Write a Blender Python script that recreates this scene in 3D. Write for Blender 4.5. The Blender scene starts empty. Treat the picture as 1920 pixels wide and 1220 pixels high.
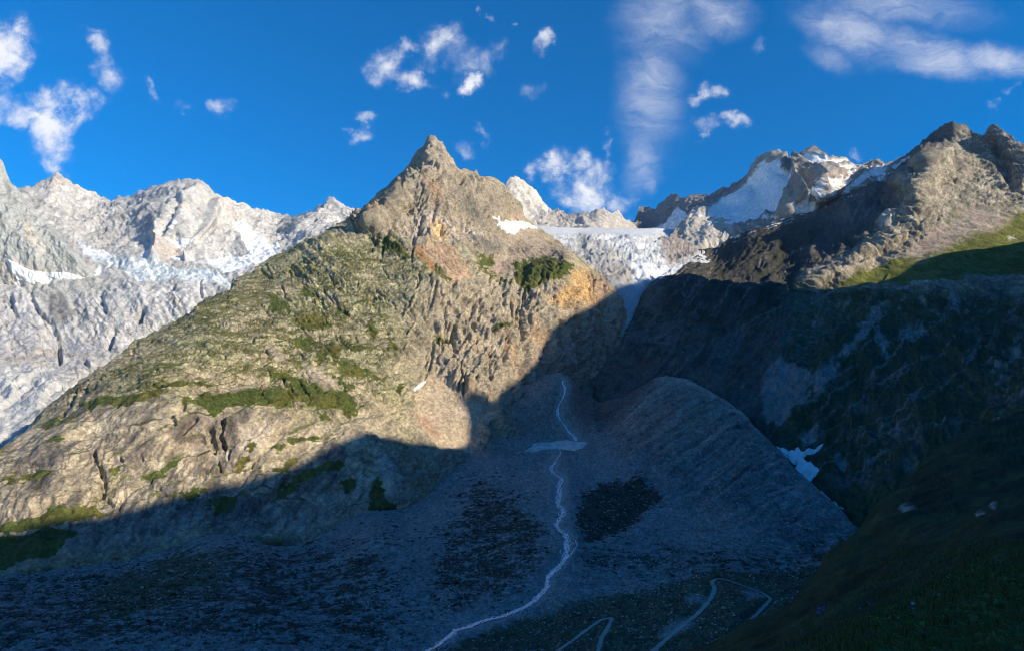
import bpy, math, random
import numpy as np
from mathutils import Vector

# ------------------------------------------------------------------ camera, sky, sun, exposure
scene = bpy.context.scene
F = 1251.0          # focal length in pixels of a 1920 wide frame
CX, HY = 960.0, 830.0   # principal column, horizon row
cam_d = bpy.data.cameras.new('camera')
cam = bpy.data.objects.new('camera', cam_d)
scene.collection.objects.link(cam)
cam_d.sensor_width = 36.0
cam_d.lens = 36.0 * F / 1920.0
cam_d.shift_y = (HY - 610.0) / 1920.0
cam_d.clip_start = 0.1
cam_d.clip_end = 60000
cam.location = (0, 0, 0)
cam.rotation_euler = (math.radians(90), 0, 0)
scene.camera = cam

SUN_AZ = math.radians(62.0)      # from straight behind the camera, round to the right
SUN_EL = math.radians(22.5)
SUN = np.array([math.cos(SUN_EL) * math.sin(SUN_AZ), -math.cos(SUN_EL) * math.cos(SUN_AZ), math.sin(SUN_EL)])
sd = bpy.data.lights.new('sun', 'SUN')
sd.energy = 5.0
sd.angle = math.radians(0.6)
sd.color = (1.0, 0.87, 0.66)
sun = bpy.data.objects.new('sun', sd)
scene.collection.objects.link(sun)
sun.rotation_euler = Vector(SUN).to_track_quat('Z', 'Y').to_euler()
sun.location = (800, -800, 3000)

scene.view_settings.view_transform = 'Standard'
scene.view_settings.look = 'None'
scene.view_settings.exposure = 0.5
scene.view_settings.gamma = 1.0
scene.view_settings.use_curve_mapping = False
scene.cycles.use_denoising = True
scene.cycles.filter_width = 1.0
scene.cycles.max_bounces = 5
scene.cycles.diffuse_bounces = 3
scene.cycles.volume_bounces = 0
scene.cycles.transparent_max_bounces = 8

SKY_STRENGTH = 0.145


def build_world():
    w = bpy.data.worlds.new('World')
    scene.world = w
    w.use_nodes = True
    nt = w.node_tree
    N, L = nt.nodes, nt.links
    for n in list(N):
        N.remove(n)

    def nd(t, **kw):
        n = N.new(t)
        for k, v in kw.items():
            setattr(n, k, v)
        return n

    def mt(op, a, b=None, c=None, clamp=False):
        n = nd('ShaderNodeMath', operation=op, use_clamp=clamp)
        for i, v in enumerate((a, b, c)):
            if v is None:
                continue
            if isinstance(v, (int, float)):
                n.inputs[i].default_value = v
            else:
                L.new(v, n.inputs[i])
        return n.outputs[0]
    out = nd('ShaderNodeOutputWorld')
    bg = nd('ShaderNodeBackground')
    sky = nd('ShaderNodeTexSky', sky_type='NISHITA')
    sky.sun_disc = False
    sky.sun_elevation = SUN_EL
    # sky rotation is measured clockwise from +Y
    sky.sun_rotation = math.atan2(SUN[0], SUN[1])
    sky.altitude = 2200
    sky.air_density = 1.0
    sky.dust_density = 1.2
    sky.ozone_density = 3.0
    hs = nd('ShaderNodeHueSaturation')
    hs.inputs['Saturation'].default_value = 1.42
    hs.inputs['Hue'].default_value = 0.503
    L.new(sky.outputs[0], hs.inputs['Color'])
    # direction -> tangent plane coordinates, in which the clouds are laid out
    tc = nd('ShaderNodeTexCoord')
    sep = nd('ShaderNodeSeparateXYZ')
    L.new(tc.outputs['Generated'], sep.inputs[0])
    yy = mt('MAXIMUM', sep.outputs[1], 0.12)
    u = mt('DIVIDE', sep.outputs[0], yy)
    v = mt('DIVIDE', sep.outputs[2], yy)
    cmb = nd('ShaderNodeCombineXYZ')
    L.new(u, cmb.inputs[0]); L.new(v, cmb.inputs[1])
    uv = cmb.outputs[0]
    # domain warp
    wn = nd('ShaderNodeTexNoise')
    wn.inputs['Scale'].default_value = 14.0
    wn.inputs['Detail'].default_value = 5.0
    wn.inputs['Roughness'].default_value = 0.62
    L.new(uv, wn.inputs['Vector'])
    ws = nd('ShaderNodeVectorMath', operation='SUBTRACT'); ws.inputs[1].default_value = (0.5, 0.5, 0.5)
    L.new(wn.outputs['Color'], ws.inputs[0])
    wm = nd('ShaderNodeVectorMath', operation='SCALE'); wm.inputs['Scale'].default_value = 0.11
    L.new(ws.outputs[0], wm.inputs[0])
    wa = nd('ShaderNodeVectorMath', operation='ADD')
    L.new(uv, wa.inputs[0]); L.new(wm.outputs[0], wa.inputs[1])
    wuv = wa.outputs[0]

    def blobs(lst, coord):
        acc = None
        for (px, py, rx, ry, rot, s) in lst:
            mp = nd('ShaderNodeMapping', vector_type='TEXTURE')
            mp.inputs['Location'].default_value = ((px - CX) / F, (HY - py) / F, 0)
            mp.inputs['Rotation'].default_value = (0, 0, math.radians(-rot))
            mp.inputs['Scale'].default_value = (rx / F, ry / F, 1)
            L.new(coord, mp.inputs['Vector'])
            ln = nd('ShaderNodeVectorMath', operation='LENGTH')
            L.new(mp.outputs[0], ln.inputs[0])
            g = nd('ShaderNodeMapRange', interpolation_type='SMOOTHSTEP')
            g.inputs['From Min'].default_value = 1.0
            g.inputs['From Max'].default_value = 0.0
            g.inputs['To Max'].default_value = s
            L.new(ln.outputs['Value'], g.inputs['Value'])
            acc = g.outputs[0] if acc is None else mt('MAXIMUM', acc, g.outputs[0])
        return acc
    puffs = [  # px, py, rx, ry, rotation (deg clockwise), strength
        (8, 90, 70, 62, 0, 1.15), (0, 180, 40, 50, 0, .5), (60, 205, 90, 42, 10, 1.0), (130, 205, 80, 48, -20, 1.15),
        (95, 250, 60, 60, 20, 1.1), (95, 300, 22, 34, -10, .8), (20, 215, 60, 40, 0, .8),
        (185, 95, 42, 26, 35, .62), (205, 135, 48, 34, 25, .62), (175, 65, 50, 14, 20, .32),
        (280, 175, 16, 34, -12, .55), (352, 205, 34, 16, 0, .45), (418, 203, 28, 24, 30, .66),
        (718, 120, 42, 44, 25, .85), (770, 150, 60, 32, 25, .85), (735, 98, 50, 20, 0, .6), (830, 95, 66, 44, -30, .66), (878, 158, 40, 22, 5, .95), (890, 110, 60, 46, -10, .58),
        (685, 228, 32, 20, 0, .7), (688, 262, 32, 28, 15, .55), (655, 262, 16, 12, 0, .4),
        (912, 248, 16, 32, 0, .5), (872, 285, 34, 18, 0, .42), (1026, 76, 28, 22, -30, .62), (965, 45, 14, 10, 0, .45),
        (995, 175, 30, 34, -20, .42), (1062, 330, 48, 58, -8, 1.2), (1090, 365, 62, 46, 0, 1.1), (1000, 330, 34, 22, -10, .55),
        (1160, 380, 44, 44, 0, .8), (1140, 275, 16, 40, 8, .5), (1120, 330, 50, 40, 0, .7),
        (1330, 183, 40, 26, -20, .75), (1372, 236, 42, 18, -14, .75), (1315, 248, 40, 22, 0, .55),
        (1868, 200, 18, 18, 0, .5), (1900, 168, 34, 12, -30, .5), (1610, 302, 16, 14, -40, .42), (1425, 95, 34, 14, -35, .3), (905, 22, 16, 10, -40, .4),
    ]
    b1 = blobs([(a, b, c * 1.28, d * 1.28, e, f) for (a, b, c, d, e, f) in puffs], wuv)
    fn = nd('ShaderNodeTexNoise')
    fn.inputs['Scale'].default_value = 19.0; fn.inputs['Detail'].default_value = 9.0
    fn.inputs['Roughness'].default_value = 0.62; fn.inputs['Distortion'].default_value = 0.35
    L.new(uv, fn.inputs['Vector'])
    t = mt('MULTIPLY', b1, mt('MULTIPLY_ADD', fn.outputs['Fac'], 4.4, -1.15))
    m1 = nd('ShaderNodeMapRange', interpolation_type='SMOOTHSTEP')
    m1.inputs['From Min'].default_value = 0.10; m1.inputs['From Max'].default_value = 1.45
    m1.inputs['To Max'].default_value = 0.95
    L.new(t, m1.inputs['Value'])
    # cirrus: broad thin sheets with combed streaks
    cirr = [(1240, 40, 150, 150, 0, .75), (1222, 180, 110, 210, 0, .82), (1205, 300, 56, 120, 6, .80), (1345, 25, 120, 70, 15, .9), (1290, -20, 200, 60, 0, .95),
            (1600, 60, 190, 85, 22, 1.0), (1740, 98, 210, 66, 12, 1.15), (1880, 112, 150, 52, 8, 1.2), (1680, 5, 300, 70, 8, .8), (1560, 110, 90, 46, 20, .65), (1215, 345, 26, 50, 0, .7)]
    w2 = nd('ShaderNodeVectorMath', operation='SCALE'); w2.inputs['Scale'].default_value = 0.45
    L.new(wm.outputs[0], w2.inputs[0])
    wb = nd('ShaderNodeVectorMath', operation='ADD')
    L.new(uv, wb.inputs[0]); L.new(w2.outputs[0], wb.inputs[1])
    b2 = blobs(cirr, wb.outputs[0])
    mp = nd('ShaderNodeMapping'); mp.inputs['Rotation'].default_value = (0, 0, math.radians(14)); mp.inputs['Scale'].default_value = (5.5, 15.0, 1)
    L.new(wb.outputs[0], mp.inputs['Vector'])
    cn = nd('ShaderNodeTexNoise'); cn.inputs['Scale'].default_value = 1.6; cn.inputs['Detail'].default_value = 9.0; cn.inputs['Roughness'].default_value = 0.74
    cn.inputs['Distortion'].default_value = 0.8
    L.new(mp.outputs[0], cn.inputs['Vector'])
    t2 = mt('MULTIPLY', b2, mt('MULTIPLY_ADD', cn.outputs['Fac'], 1.7, -0.1))
    m2 = nd('ShaderNodeMapRange', interpolation_type='SMOOTHSTEP')
    m2.inputs['From Min'].default_value = 0.05; m2.inputs['From Max'].default_value = 1.25
    m2.inputs['To Max'].default_value = 0.60
    L.new(t2, m2.inputs['Value'])
    dens = mt('SUBTRACT', 1.0, mt('MULTIPLY', mt('SUBTRACT', 1.0, m1.outputs[0]), mt('SUBTRACT', 1.0, m2.outputs[0])))
    # only ahead (tangent plane is not defined behind)
    front = nd('ShaderNodeMapRange'); front.inputs['From Min'].default_value = 0.15; front.inputs['From Max'].default_value = 0.4
    L.new(sep.outputs[1], front.inputs['Value'])
    dens = mt('MULTIPLY', dens, front.outputs[0], clamp=True)
    mix = nd('ShaderNodeMix', data_type='RGBA')
    L.new(dens, mix.inputs[0])
    L.new(hs.outputs[0], mix.inputs[6])
    mix.inputs[7].default_value = (0.70 / SKY_STRENGTH, 0.705 / SKY_STRENGTH, 0.74 / SKY_STRENGTH, 1)
    L.new(mix.outputs[2], bg.inputs['Color'])
    bg.inputs['Strength'].default_value = SKY_STRENGTH
    L.new(bg.outputs[0], out.inputs['Surface'])
    w.cycles.sampling_method = 'MANUAL'
    w.cycles.sample_map_resolution = 512


build_world()

# ------------------------------------------------------------------ noise
rs = np.random.RandomState(7)
PERM = rs.permutation(256).astype(np.int32)
PERM = np.concatenate([PERM, PERM])
GR = rs.normal(size=(256, 3)); GR /= np.linalg.norm(GR, axis=1)[:, None]
GR = GR.astype(np.float32)


def perlin(x, y, z):
    xi = np.floor(x); yi = np.floor(y); zi = np.floor(z)
    fx = (x - xi).astype(np.float32); fy = (y - yi).astype(np.float32); fz = (z - zi).astype(np.float32)
    xi = xi.astype(np.int32) & 255; yi = yi.astype(np.int32) & 255; zi = zi.astype(np.int32) & 255
    u = fx * fx * fx * (fx * (fx * 6 - 15) + 10)
    v = fy * fy * fy * (fy * (fy * 6 - 15) + 10)
    w = fz * fz * fz * (fz * (fz * 6 - 15) + 10)
    xj = (xi + 1) & 255; yj = (yi + 1) & 255; zj = (zi + 1) & 255

    def g(a, b, c, dx, dy, dz):
        h = PERM[PERM[PERM[a] + b] + c]
        k = GR[h]
        return k[:, 0] * dx + k[:, 1] * dy + k[:, 2] * dz
    n00 = g(xi, yi, zi, fx, fy, fz); n10 = g(xj, yi, zi, fx - 1, fy, fz)
    n01 = g(xi, yj, zi, fx, fy - 1, fz); n11 = g(xj, yj, zi, fx - 1, fy - 1, fz)
    a = (n00 + u * (n10 - n00)); b = (n01 + u * (n11 - n01)); lo = a + v * (b - a)
    n00 = g(xi, yi, zj, fx, fy, fz - 1); n10 = g(xj, yi, zj, fx - 1, fy, fz - 1)
    n01 = g(xi, yj, zj, fx, fy - 1, fz - 1); n11 = g(xj, yj, zj, fx - 1, fy - 1, fz - 1)
    a = (n00 + u * (n10 - n00)); b = (n01 + u * (n11 - n01)); hi = a + v * (b - a)
    return (lo + w * (hi - lo)) * 1.7


def noise(P, size, st=(1, 1, 1), seed=0, rot=None):
    """P (N,3) metres; SIZE feature size; ST stretch per axis; ROT = rows of axes to measure along."""
    Q = P if rot is None else P @ rot.T
    s = seed * 37.13
    return perlin(Q[:, 0] / (size * st[0]) + s, Q[:, 1] / (size * st[1]) + s * 1.7, Q[:, 2] / (size * st[2]) - s)


def fbm(P, size, n=4, st=(1, 1, 1), seed=0, gain=0.5, ridged=False, rot=None):
    a, tot, s = 1.0, 0.0, 0.0
    for i in range(n):
        k = noise(P, size / 2.03 ** i, st, seed + i, rot)
        if ridged:
            k = 1 - 2 * np.abs(k)
        tot = tot + a * k
        s += a
        a *= gain
    return tot / s


def strata(P, L, d, amp=.3, warp=.9, seed=0, sharp=.78):
    """shingled ledges: rises along D, then drops back; returns relief in metres and the ledge mask"""
    d = np.array(d, float); d /= np.linalg.norm(d)
    s = (P @ d) / L + warp * fbm(P, L * 3.2, 4, seed=seed, gain=.55)
    f = s - np.floor(s)
    h = np.where(f < sharp, f / sharp, (1 - f) / (1 - sharp)) - .5
    m = np.clip(.55 + 1.3 * fbm(P, L * 5, 2, seed=seed + 7), 0, 1.2)
    return amp * L * h * m, (f > sharp) * m


def sm(x, a, b):
    t = np.clip((x - a) / (b - a), 0, 1)
    return t * t * (3 - 2 * t)


# ------------------------------------------------------------------ picture plane <-> place
def unproject(px, py, Y):
    px = np.asarray(px, float); py = np.asarray(py, float); Y = np.asarray(Y, float)
    return np.stack([Y * (px - CX) / F, Y, Y * (HY - py) / F], -1)


def basis(d):
    """rows: along D, level across it, and their normal"""
    d = np.array(d, float); d /= np.linalg.norm(d)
    a = np.cross(d, [0, 0, 1.0]); a /= np.linalg.norm(a)
    return np.stack([d, a, np.cross(d, a)])


MOR_FALL = basis((-.73, -.57, -.38))      # down the inner face of the moraine
FLANK_FALL = basis((-.48, -.79, -.38))    # down the shaded flank on the right


class Tps:
    """smooth surface through control points (px, py, distance)"""

    def __init__(s, pts, mode='inv', lam=1e-5):
        p = np.array(pts, float)
        s.mode = mode
        s.c = p[:, :2] / 1000.0
        w = 1000.0 / p[:, 2] if mode == 'inv' else np.log(p[:, 2])
        n = len(p)
        K = s.phi(s.c[:, None, :] - s.c[None]) + np.eye(n) * lam
        Pm = np.hstack([np.ones((n, 1)), s.c])
        A = np.block([[K, Pm], [Pm.T, np.zeros((3, 3))]])
        s.w = np.linalg.solve(A, np.concatenate([w, np.zeros(3)]))

    @staticmethod
    def phi(d):
        r2 = (d ** 2).sum(-1)
        return 0.5 * r2 * np.log(r2 + 1e-12)

    def __call__(s, px, py):
        q = np.stack([px, py], -1) / 1000.0
        out = s.w[-3] + q @ s.w[-2:]
        for i in range(len(s.c)):
            out = out + s.w[i] * s.phi(q - s.c[i])
        return 1000.0 / np.maximum(out, 0.05) if s.mode == 'inv' else np.exp(out)


def line(pts):
    a = np.array(pts, float)
    return lambda x: np.interp(x, a[:, 0], a[:, 1])


def pmask(px, py, poly, soft=3.0):
    """1 inside the polygon, 0 outside, blurred over SOFT"""
    P = np.array(poly, float)
    res = np.zeros(px.shape, np.float32)
    x0, y0 = P.min(0) - soft; x1, y1 = P.max(0) + soft
    k = np.nonzero((px > x0) & (px < x1) & (py > y0) & (py < y1))[0]
    if len(k) == 0:
        return res
    x, y = px[k], py[k]
    ins = np.zeros(len(k), bool); d2 = np.full(len(k), 1e9)
    for i in range(len(P)):
        ax, ay = P[i]; bx, by = P[(i + 1) % len(P)]
        with np.errstate(divide='ignore', invalid='ignore'):
            c = ((ay > y) != (by > y)) & (x < (bx - ax) * (y - ay) / (by - ay + 1e-12) + ax)
        ins ^= c
        dx, dy = bx - ax, by - ay
        t = np.clip(((x - ax) * dx + (y - ay) * dy) / (dx * dx + dy * dy + 1e-9), 0, 1)
        d2 = np.minimum(d2, (x - ax - t * dx) ** 2 + (y - ay - t * dy) ** 2)
    d = np.sqrt(d2) * np.where(ins, 1, -1)
    res[k] = np.clip(0.5 + d / (2 * soft), 0, 1)
    return res


def smask(px, py, pts, w):
    """1 on the polyline falling to 0 at distance W (W may taper: list per point)"""
    P = np.array(pts, float)
    W = np.full(len(P), float(w)) if np.isscalar(w) else np.array(w, float)
    res = np.zeros(px.shape, np.float32)
    m = W.max()
    x0, y0 = P.min(0) - m; x1, y1 = P.max(0) + m
    k = np.nonzero((px > x0) & (px < x1) & (py > y0) & (py < y1))[0]
    if len(k) == 0:
        return res
    x, y = px[k], py[k]
    best = np.zeros(len(k))
    for i in range(len(P) - 1):
        ax, ay = P[i]; bx, by = P[i + 1]
        dx, dy = bx - ax, by - ay
        t = np.clip(((x - ax) * dx + (y - ay) * dy) / (dx * dx + dy * dy + 1e-9), 0, 1)
        d = np.hypot(x - ax - t * dx, y - ay - t * dy) / (W[i] + t * (W[i + 1] - W[i]))
        best = np.maximum(best, 1 - d)
    res[k] = best
    return res


# ------------------------------------------------------------------ materials
def terrain_material(name, rough=0.95, var=0.35, bump=0.6, size=6.0, spec=0.15, crack=0.0, csize=16.0, stretch=(1, 1, .5), bdist=None):
    m = bpy.data.materials.new(name)
    m.use_nodes = True
    N, L = m.node_tree.nodes, m.node_tree.links
    b = N['Principled BSDF']
    b.inputs['Roughness'].default_value = rough
    b.inputs['Specular IOR Level'].default_value = spec
    at = N.new('ShaderNodeAttribute'); at.attribute_name = 'Col'
    tc = N.new('ShaderNodeTexCoord')
    n1 = N.new('ShaderNodeTexNoise'); n1.inputs['Scale'].default_value = 1.0 / size
    n1.inputs['Detail'].default_value = 5; n1.inputs['Roughness'].default_value = 0.78
    L.new(tc.outputs['Object'], n1.inputs['Vector'])
    mr = N.new('ShaderNodeMapRange'); mr.inputs['From Min'].default_value = 0.3; mr.inputs['From Max'].default_value = 0.7
    mr.inputs['To Min'].default_value = 1 - var; mr.inputs['To Max'].default_value = 1 + var
    mr.clamp = False
    L.new(n1.outputs['Fac'], mr.inputs['Value'])
    f = mr.outputs[0]
    height = n1.outputs['Fac']
    if crack:
        mp = N.new('ShaderNodeMapping'); mp.inputs['Scale'].default_value = stretch
        dn = N.new('ShaderNodeTexNoise'); dn.inputs['Scale'].default_value = 1.6 / csize; dn.inputs['Detail'].default_value = 3
        L.new(tc.outputs['Object'], dn.inputs['Vector'])
        sc = N.new('ShaderNodeVectorMath'); sc.operation = 'SCALE'; sc.inputs['Scale'].default_value = csize * 1.6
        L.new(dn.outputs['Color'], sc.inputs[0])
        ad = N.new('ShaderNodeVectorMath'); ad.operation = 'ADD'
        L.new(tc.outputs['Object'], ad.inputs[0]); L.new(sc.outputs[0], ad.inputs[1])
        L.new(ad.outputs[0], mp.inputs['Vector'])
        vo = N.new('ShaderNodeTexVoronoi'); vo.feature = 'DISTANCE_TO_EDGE'; vo.inputs['Scale'].default_value = 1.0 / csize
        L.new(mp.outputs[0], vo.inputs['Vector'])
        cr = N.new('ShaderNodeMapRange'); cr.interpolation_type = 'SMOOTHSTEP'
        cr.inputs['From Min'].default_value = 0.0; cr.inputs['From Max'].default_value = 0.13
        cr.inputs['To Min'].default_value = 1 - crack; cr.inputs['To Max'].default_value = 1.0
        L.new(vo.outputs['Distance'], cr.inputs['Value'])
        ml = N.new('ShaderNodeMath'); ml.operation = 'MULTIPLY'
        L.new(f, ml.inputs[0]); L.new(cr.outputs[0], ml.inputs[1]); f = ml.outputs[0]
        hh = N.new('ShaderNodeMath'); hh.operation = 'ADD'
        L.new(height, hh.inputs[0]); L.new(cr.outputs[0], hh.inputs[1]); height = hh.outputs[0]
    mul = N.new('ShaderNodeVectorMath'); mul.operation = 'SCALE'
    L.new(at.outputs['Color'], mul.inputs[0]); L.new(f, mul.inputs['Scale'])
    L.new(mul.outputs[0], b.inputs['Base Color'])
    bp = N.new('ShaderNodeBump'); bp.inputs['Strength'].default_value = bump; bp.inputs['Distance'].default_value = bdist or size * 0.35
    L.new(height, bp.inputs['Height'])
    am = N.new('ShaderNodeMath'); am.operation = 'MULTIPLY'; am.inputs[1].default_value = bump
    L.new(at.outputs['Alpha'], am.inputs[0]); L.new(am.outputs[0], bp.inputs['Strength'])
    L.new(bp.outputs['Normal'], b.inputs['Normal'])
    return m


def plain_material(name, col, rough=0.9, spec=0.2, var=0.15, size=2.0):
    m = bpy.data.materials.new(name)
    m.use_nodes = True
    N, L = m.node_tree.nodes, m.node_tree.links
    b = N['Principled BSDF']
    b.inputs['Roughness'].default_value = rough
    b.inputs['Specular IOR Level'].default_value = spec
    tc = N.new('ShaderNodeTexCoord')
    n1 = N.new('ShaderNodeTexNoise'); n1.inputs['Scale'].default_value = 1.0 / size; n1.inputs['Detail'].default_value = 4
    L.new(tc.outputs['Object'], n1.inputs['Vector'])
    mr = N.new('ShaderNodeMapRange'); mr.inputs['From Min'].default_value = 0.3; mr.inputs['From Max'].default_value = 0.7
    mr.inputs['To Min'].default_value = 1 - var; mr.inputs['To Max'].default_value = 1 + var
    L.new(n1.outputs['Fac'], mr.inputs['Value'])
    mul = N.new('ShaderNodeVectorMath'); mul.operation = 'SCALE'
    mul.inputs[0].default_value = col
    L.new(mr.outputs[0], mul.inputs['Scale'])
    L.new(mul.outputs[0], b.inputs['Base Color'])
    return m


# ------------------------------------------------------------------ mesh helpers
def link(name, me, kind=None, label=None, category=None, group=None, parent=None):
    o = bpy.data.objects.new(name, me)
    scene.collection.objects.link(o)
    if kind: o['kind'] = kind
    if label: o['label'] = label
    if category: o['category'] = category
    if group: o['group'] = group
    if parent: o.parent = parent
    return o


def mesh_from(name, V, Fc, mat, col=None, smooth=True):
    me = bpy.data.meshes.new(name)
    V = np.asarray(V, np.float32); Fc = np.asarray(Fc, np.int32)
    k = Fc.shape[1]
    me.vertices.add(len(V)); me.vertices.foreach_set('co', V.ravel())
    me.loops.add(Fc.size); me.loops.foreach_set('vertex_index', Fc.ravel())
    me.polygons.add(len(Fc))
    me.polygons.foreach_set('loop_start', np.arange(len(Fc), dtype=np.int32) * k)
    me.polygons.foreach_set('loop_total', np.full(len(Fc), k, np.int32))
    me.update(calc_edges=True)
    if smooth:
        me.polygons.foreach_set('use_smooth', np.ones(len(Fc), bool))
    if col is not None:
        a = me.color_attributes.new('Col', 'FLOAT_COLOR', 'POINT')
        c = np.ones((len(V), 4), np.float32); col = np.asarray(col); c[:, :col.shape[1]] = col
        a.data.foreach_set('color', c.ravel())
    me.materials.append(mat)
    return me


def grid_faces(ny, nx):
    i = np.arange(ny - 1)[:, None] * nx + np.arange(nx - 1)[None]
    i = i.ravel()
    return np.stack([i, i + nx, i + nx + 1, i + 1], 1)


def grid_normals(G):
    du = np.gradient(G, axis=1); dv = np.gradient(G, axis=0)
    n = np.cross(dv, du)
    n /= np.linalg.norm(n, axis=-1, keepdims=True) + 1e-9
    # towards the camera side / up
    flip = (n * G).sum(-1, keepdims=True) > 0
    return np.where(flip, -n, n)


class Layer:
    pass


LAYERS = {}
CALM = []      # bump strength per vertex, handed over by the paint functions


def layer(name, x0, x1, step, crest, base, ctrl, relief, paint, mat, mode='inv', back=((60, -50), (200, -170), (500, -430), (1200, -1000)), lam=1e-5, obname='mountain', rowstep=None, crest_jag=(0, 20)):
    cf, bf = line(crest), line(base)
    xs = np.arange(x0, x1 + step, step)
    tops, bots = cf(xs), bf(xs)
    if crest_jag[0]:
        j = np.stack([xs, xs * 0, xs * 0], -1)
        tops = tops - crest_jag[0] * 1.5 * (fbm(j, crest_jag[1], 4, seed=len(name) * 3, gain=.7, ridged=True) - .1)
    nr = int(np.max(bots - tops) / (rowstep or step)) + 1
    t = np.linspace(0, 1, nr)[:, None]
    PX = np.broadcast_to(xs[None], (nr, len(xs))).copy()
    kw = np.hanning(33); kw /= kw.sum()
    ts = np.convolve(np.pad(tops, 16, mode='edge'), kw, 'valid')
    dn = t * (bots - ts)[None]
    PY = ts[None] + dn + (tops - ts)[None] * np.exp(-dn / 22.0)
    Y = Tps(ctrl, mode, lam)(PX, PY)
    G = unproject(PX, PY, Y)
    n = grid_normals(G)
    P = G.reshape(-1, 3).astype(np.float32)
    px = PX.ravel(); py = PY.ravel()
    h = relief(P, px, py, n.reshape(-1, 3))
    G2 = G + n * (h.reshape(nr, -1, 1) * (.3 + .7 * sm(dn, 0, 22))[..., None])
    n2 = grid_normals(G2)
    col = paint(G2.reshape(-1, 3).astype(np.float32), px, py, n2.reshape(-1, 3), h)
    col = np.clip(col, 0.005, 0.92).astype(np.float32)
    al = (CALM.pop() if CALM else np.ones(len(col), np.float32))[:, None]
    col = np.concatenate([col, al], 1).reshape(nr, len(xs), 4)
    # far side behind the crest line
    bk, bc = [], []
    for d, dz in back[::-1]:
        r = G2[0].copy()
        r[:, 1] += d; r[:, 0] += d * r[:, 0] / np.maximum(r[:, 1], 1); r[:, 2] += dz
        bk.append(r); bc.append(col[0])
    A = np.concatenate([np.array(bk), G2], 0); C = np.concatenate([np.array(bc), col], 0)
    ny, nx = A.shape[:2]
    fc = grid_faces(ny, nx)
    me = mesh_from(obname, A.reshape(-1, 3), fc, mat, C.reshape(-1, 4), smooth=name in ('glacier', 'near', 'floor'))
    o = link(obname, me, kind='structure')
    l = Layer(); l.G = G2; l.N = n2; l.xs = xs; l.tops = ts; l.crest = tops; l.bots = bots; l.nr = nr; l.obj = o; l.col = col
    LAYERS[name] = l
    return l


def sample(l, px, py):
    """point of the finished surface at a picture position"""
    px = np.asarray(px, float); py = np.asarray(py, float)
    fx = np.clip((px - l.xs[0]) / (l.xs[1] - l.xs[0]), 0, len(l.xs) - 1.001)
    i = fx.astype(int); a = (fx - i)[..., None]
    top = np.interp(px, l.xs, l.tops); bot = np.interp(px, l.xs, l.bots)
    fy = np.clip((py - top) / (bot - top) * (l.nr - 1), 0, l.nr - 1.001)
    j = fy.astype(int); b = (fy - j)[..., None]
    g = l.G
    return (g[j, i] * (1 - a) + g[j, i + 1] * a) * (1 - b) + (g[j + 1, i] * (1 - a) + g[j + 1, i + 1] * a) * b


def strokes(px, py, n, x0, x1, y0, y1, dirs, length, width, seed, inside=None, curve=.15):
    """mask of many thin tapering marks with a common trend"""
    R_ = np.random.RandomState(seed)
    out = np.zeros(px.shape, np.float32)
    for _ in range(n):
        x = R_.uniform(x0, x1); y = R_.uniform(y0, y1)
        if inside is not None and pmask(np.array([x]), np.array([y]), inside, 1)[0] < .5:
            continue
        ln = R_.uniform(*length); w = R_.uniform(*width)
        dx, dy = dirs; dx += R_.normal(0, .12); dy += R_.normal(0, .12)
        k = R_.normal(0, curve)
        pts = [(x, y), (x + dx * ln * .5 - dy * ln * k * .5, y + dy * ln * .5 + dx * ln * k * .5), (x + dx * ln, y + dy * ln)]
        out = np.maximum(out, R_.uniform(.5, 1) * smask(px, py, pts, [w * .5, w, w * .4]))
    return out


def mixc(c, target, m):
    m = np.asarray(m)[:, None]
    return c * (1 - m) + np.asarray(target, np.float32) * m


def warp(P, px, py, size, amp, seed):
    return px + 1.35 * amp * fbm(P, size, 5, seed=seed, gain=.78), py + 1.35 * amp * fbm(P, size, 5, seed=seed + 11, gain=.78)


rock_mat = terrain_material('rock_face', size=9.0, var=0.5, bump=1.0, crack=.22, csize=8, bdist=4)
pale_mat = terrain_material('pale_granite', size=24.0, var=0.3, bump=1.0, crack=.15, csize=22, bdist=8)
scree_mat = terrain_material('scree', size=4.0, var=0.7, bump=1.0, bdist=2.0)
turf_mat = terrain_material('mountain_turf', size=1.2, var=0.5, bump=0.6)
ice_mat = terrain_material('glacier_ice', size=14.0, var=0.12, bump=0.8, rough=0.6, spec=0.3, crack=.2, csize=20, stretch=(1, 1, 2), bdist=8)

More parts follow.
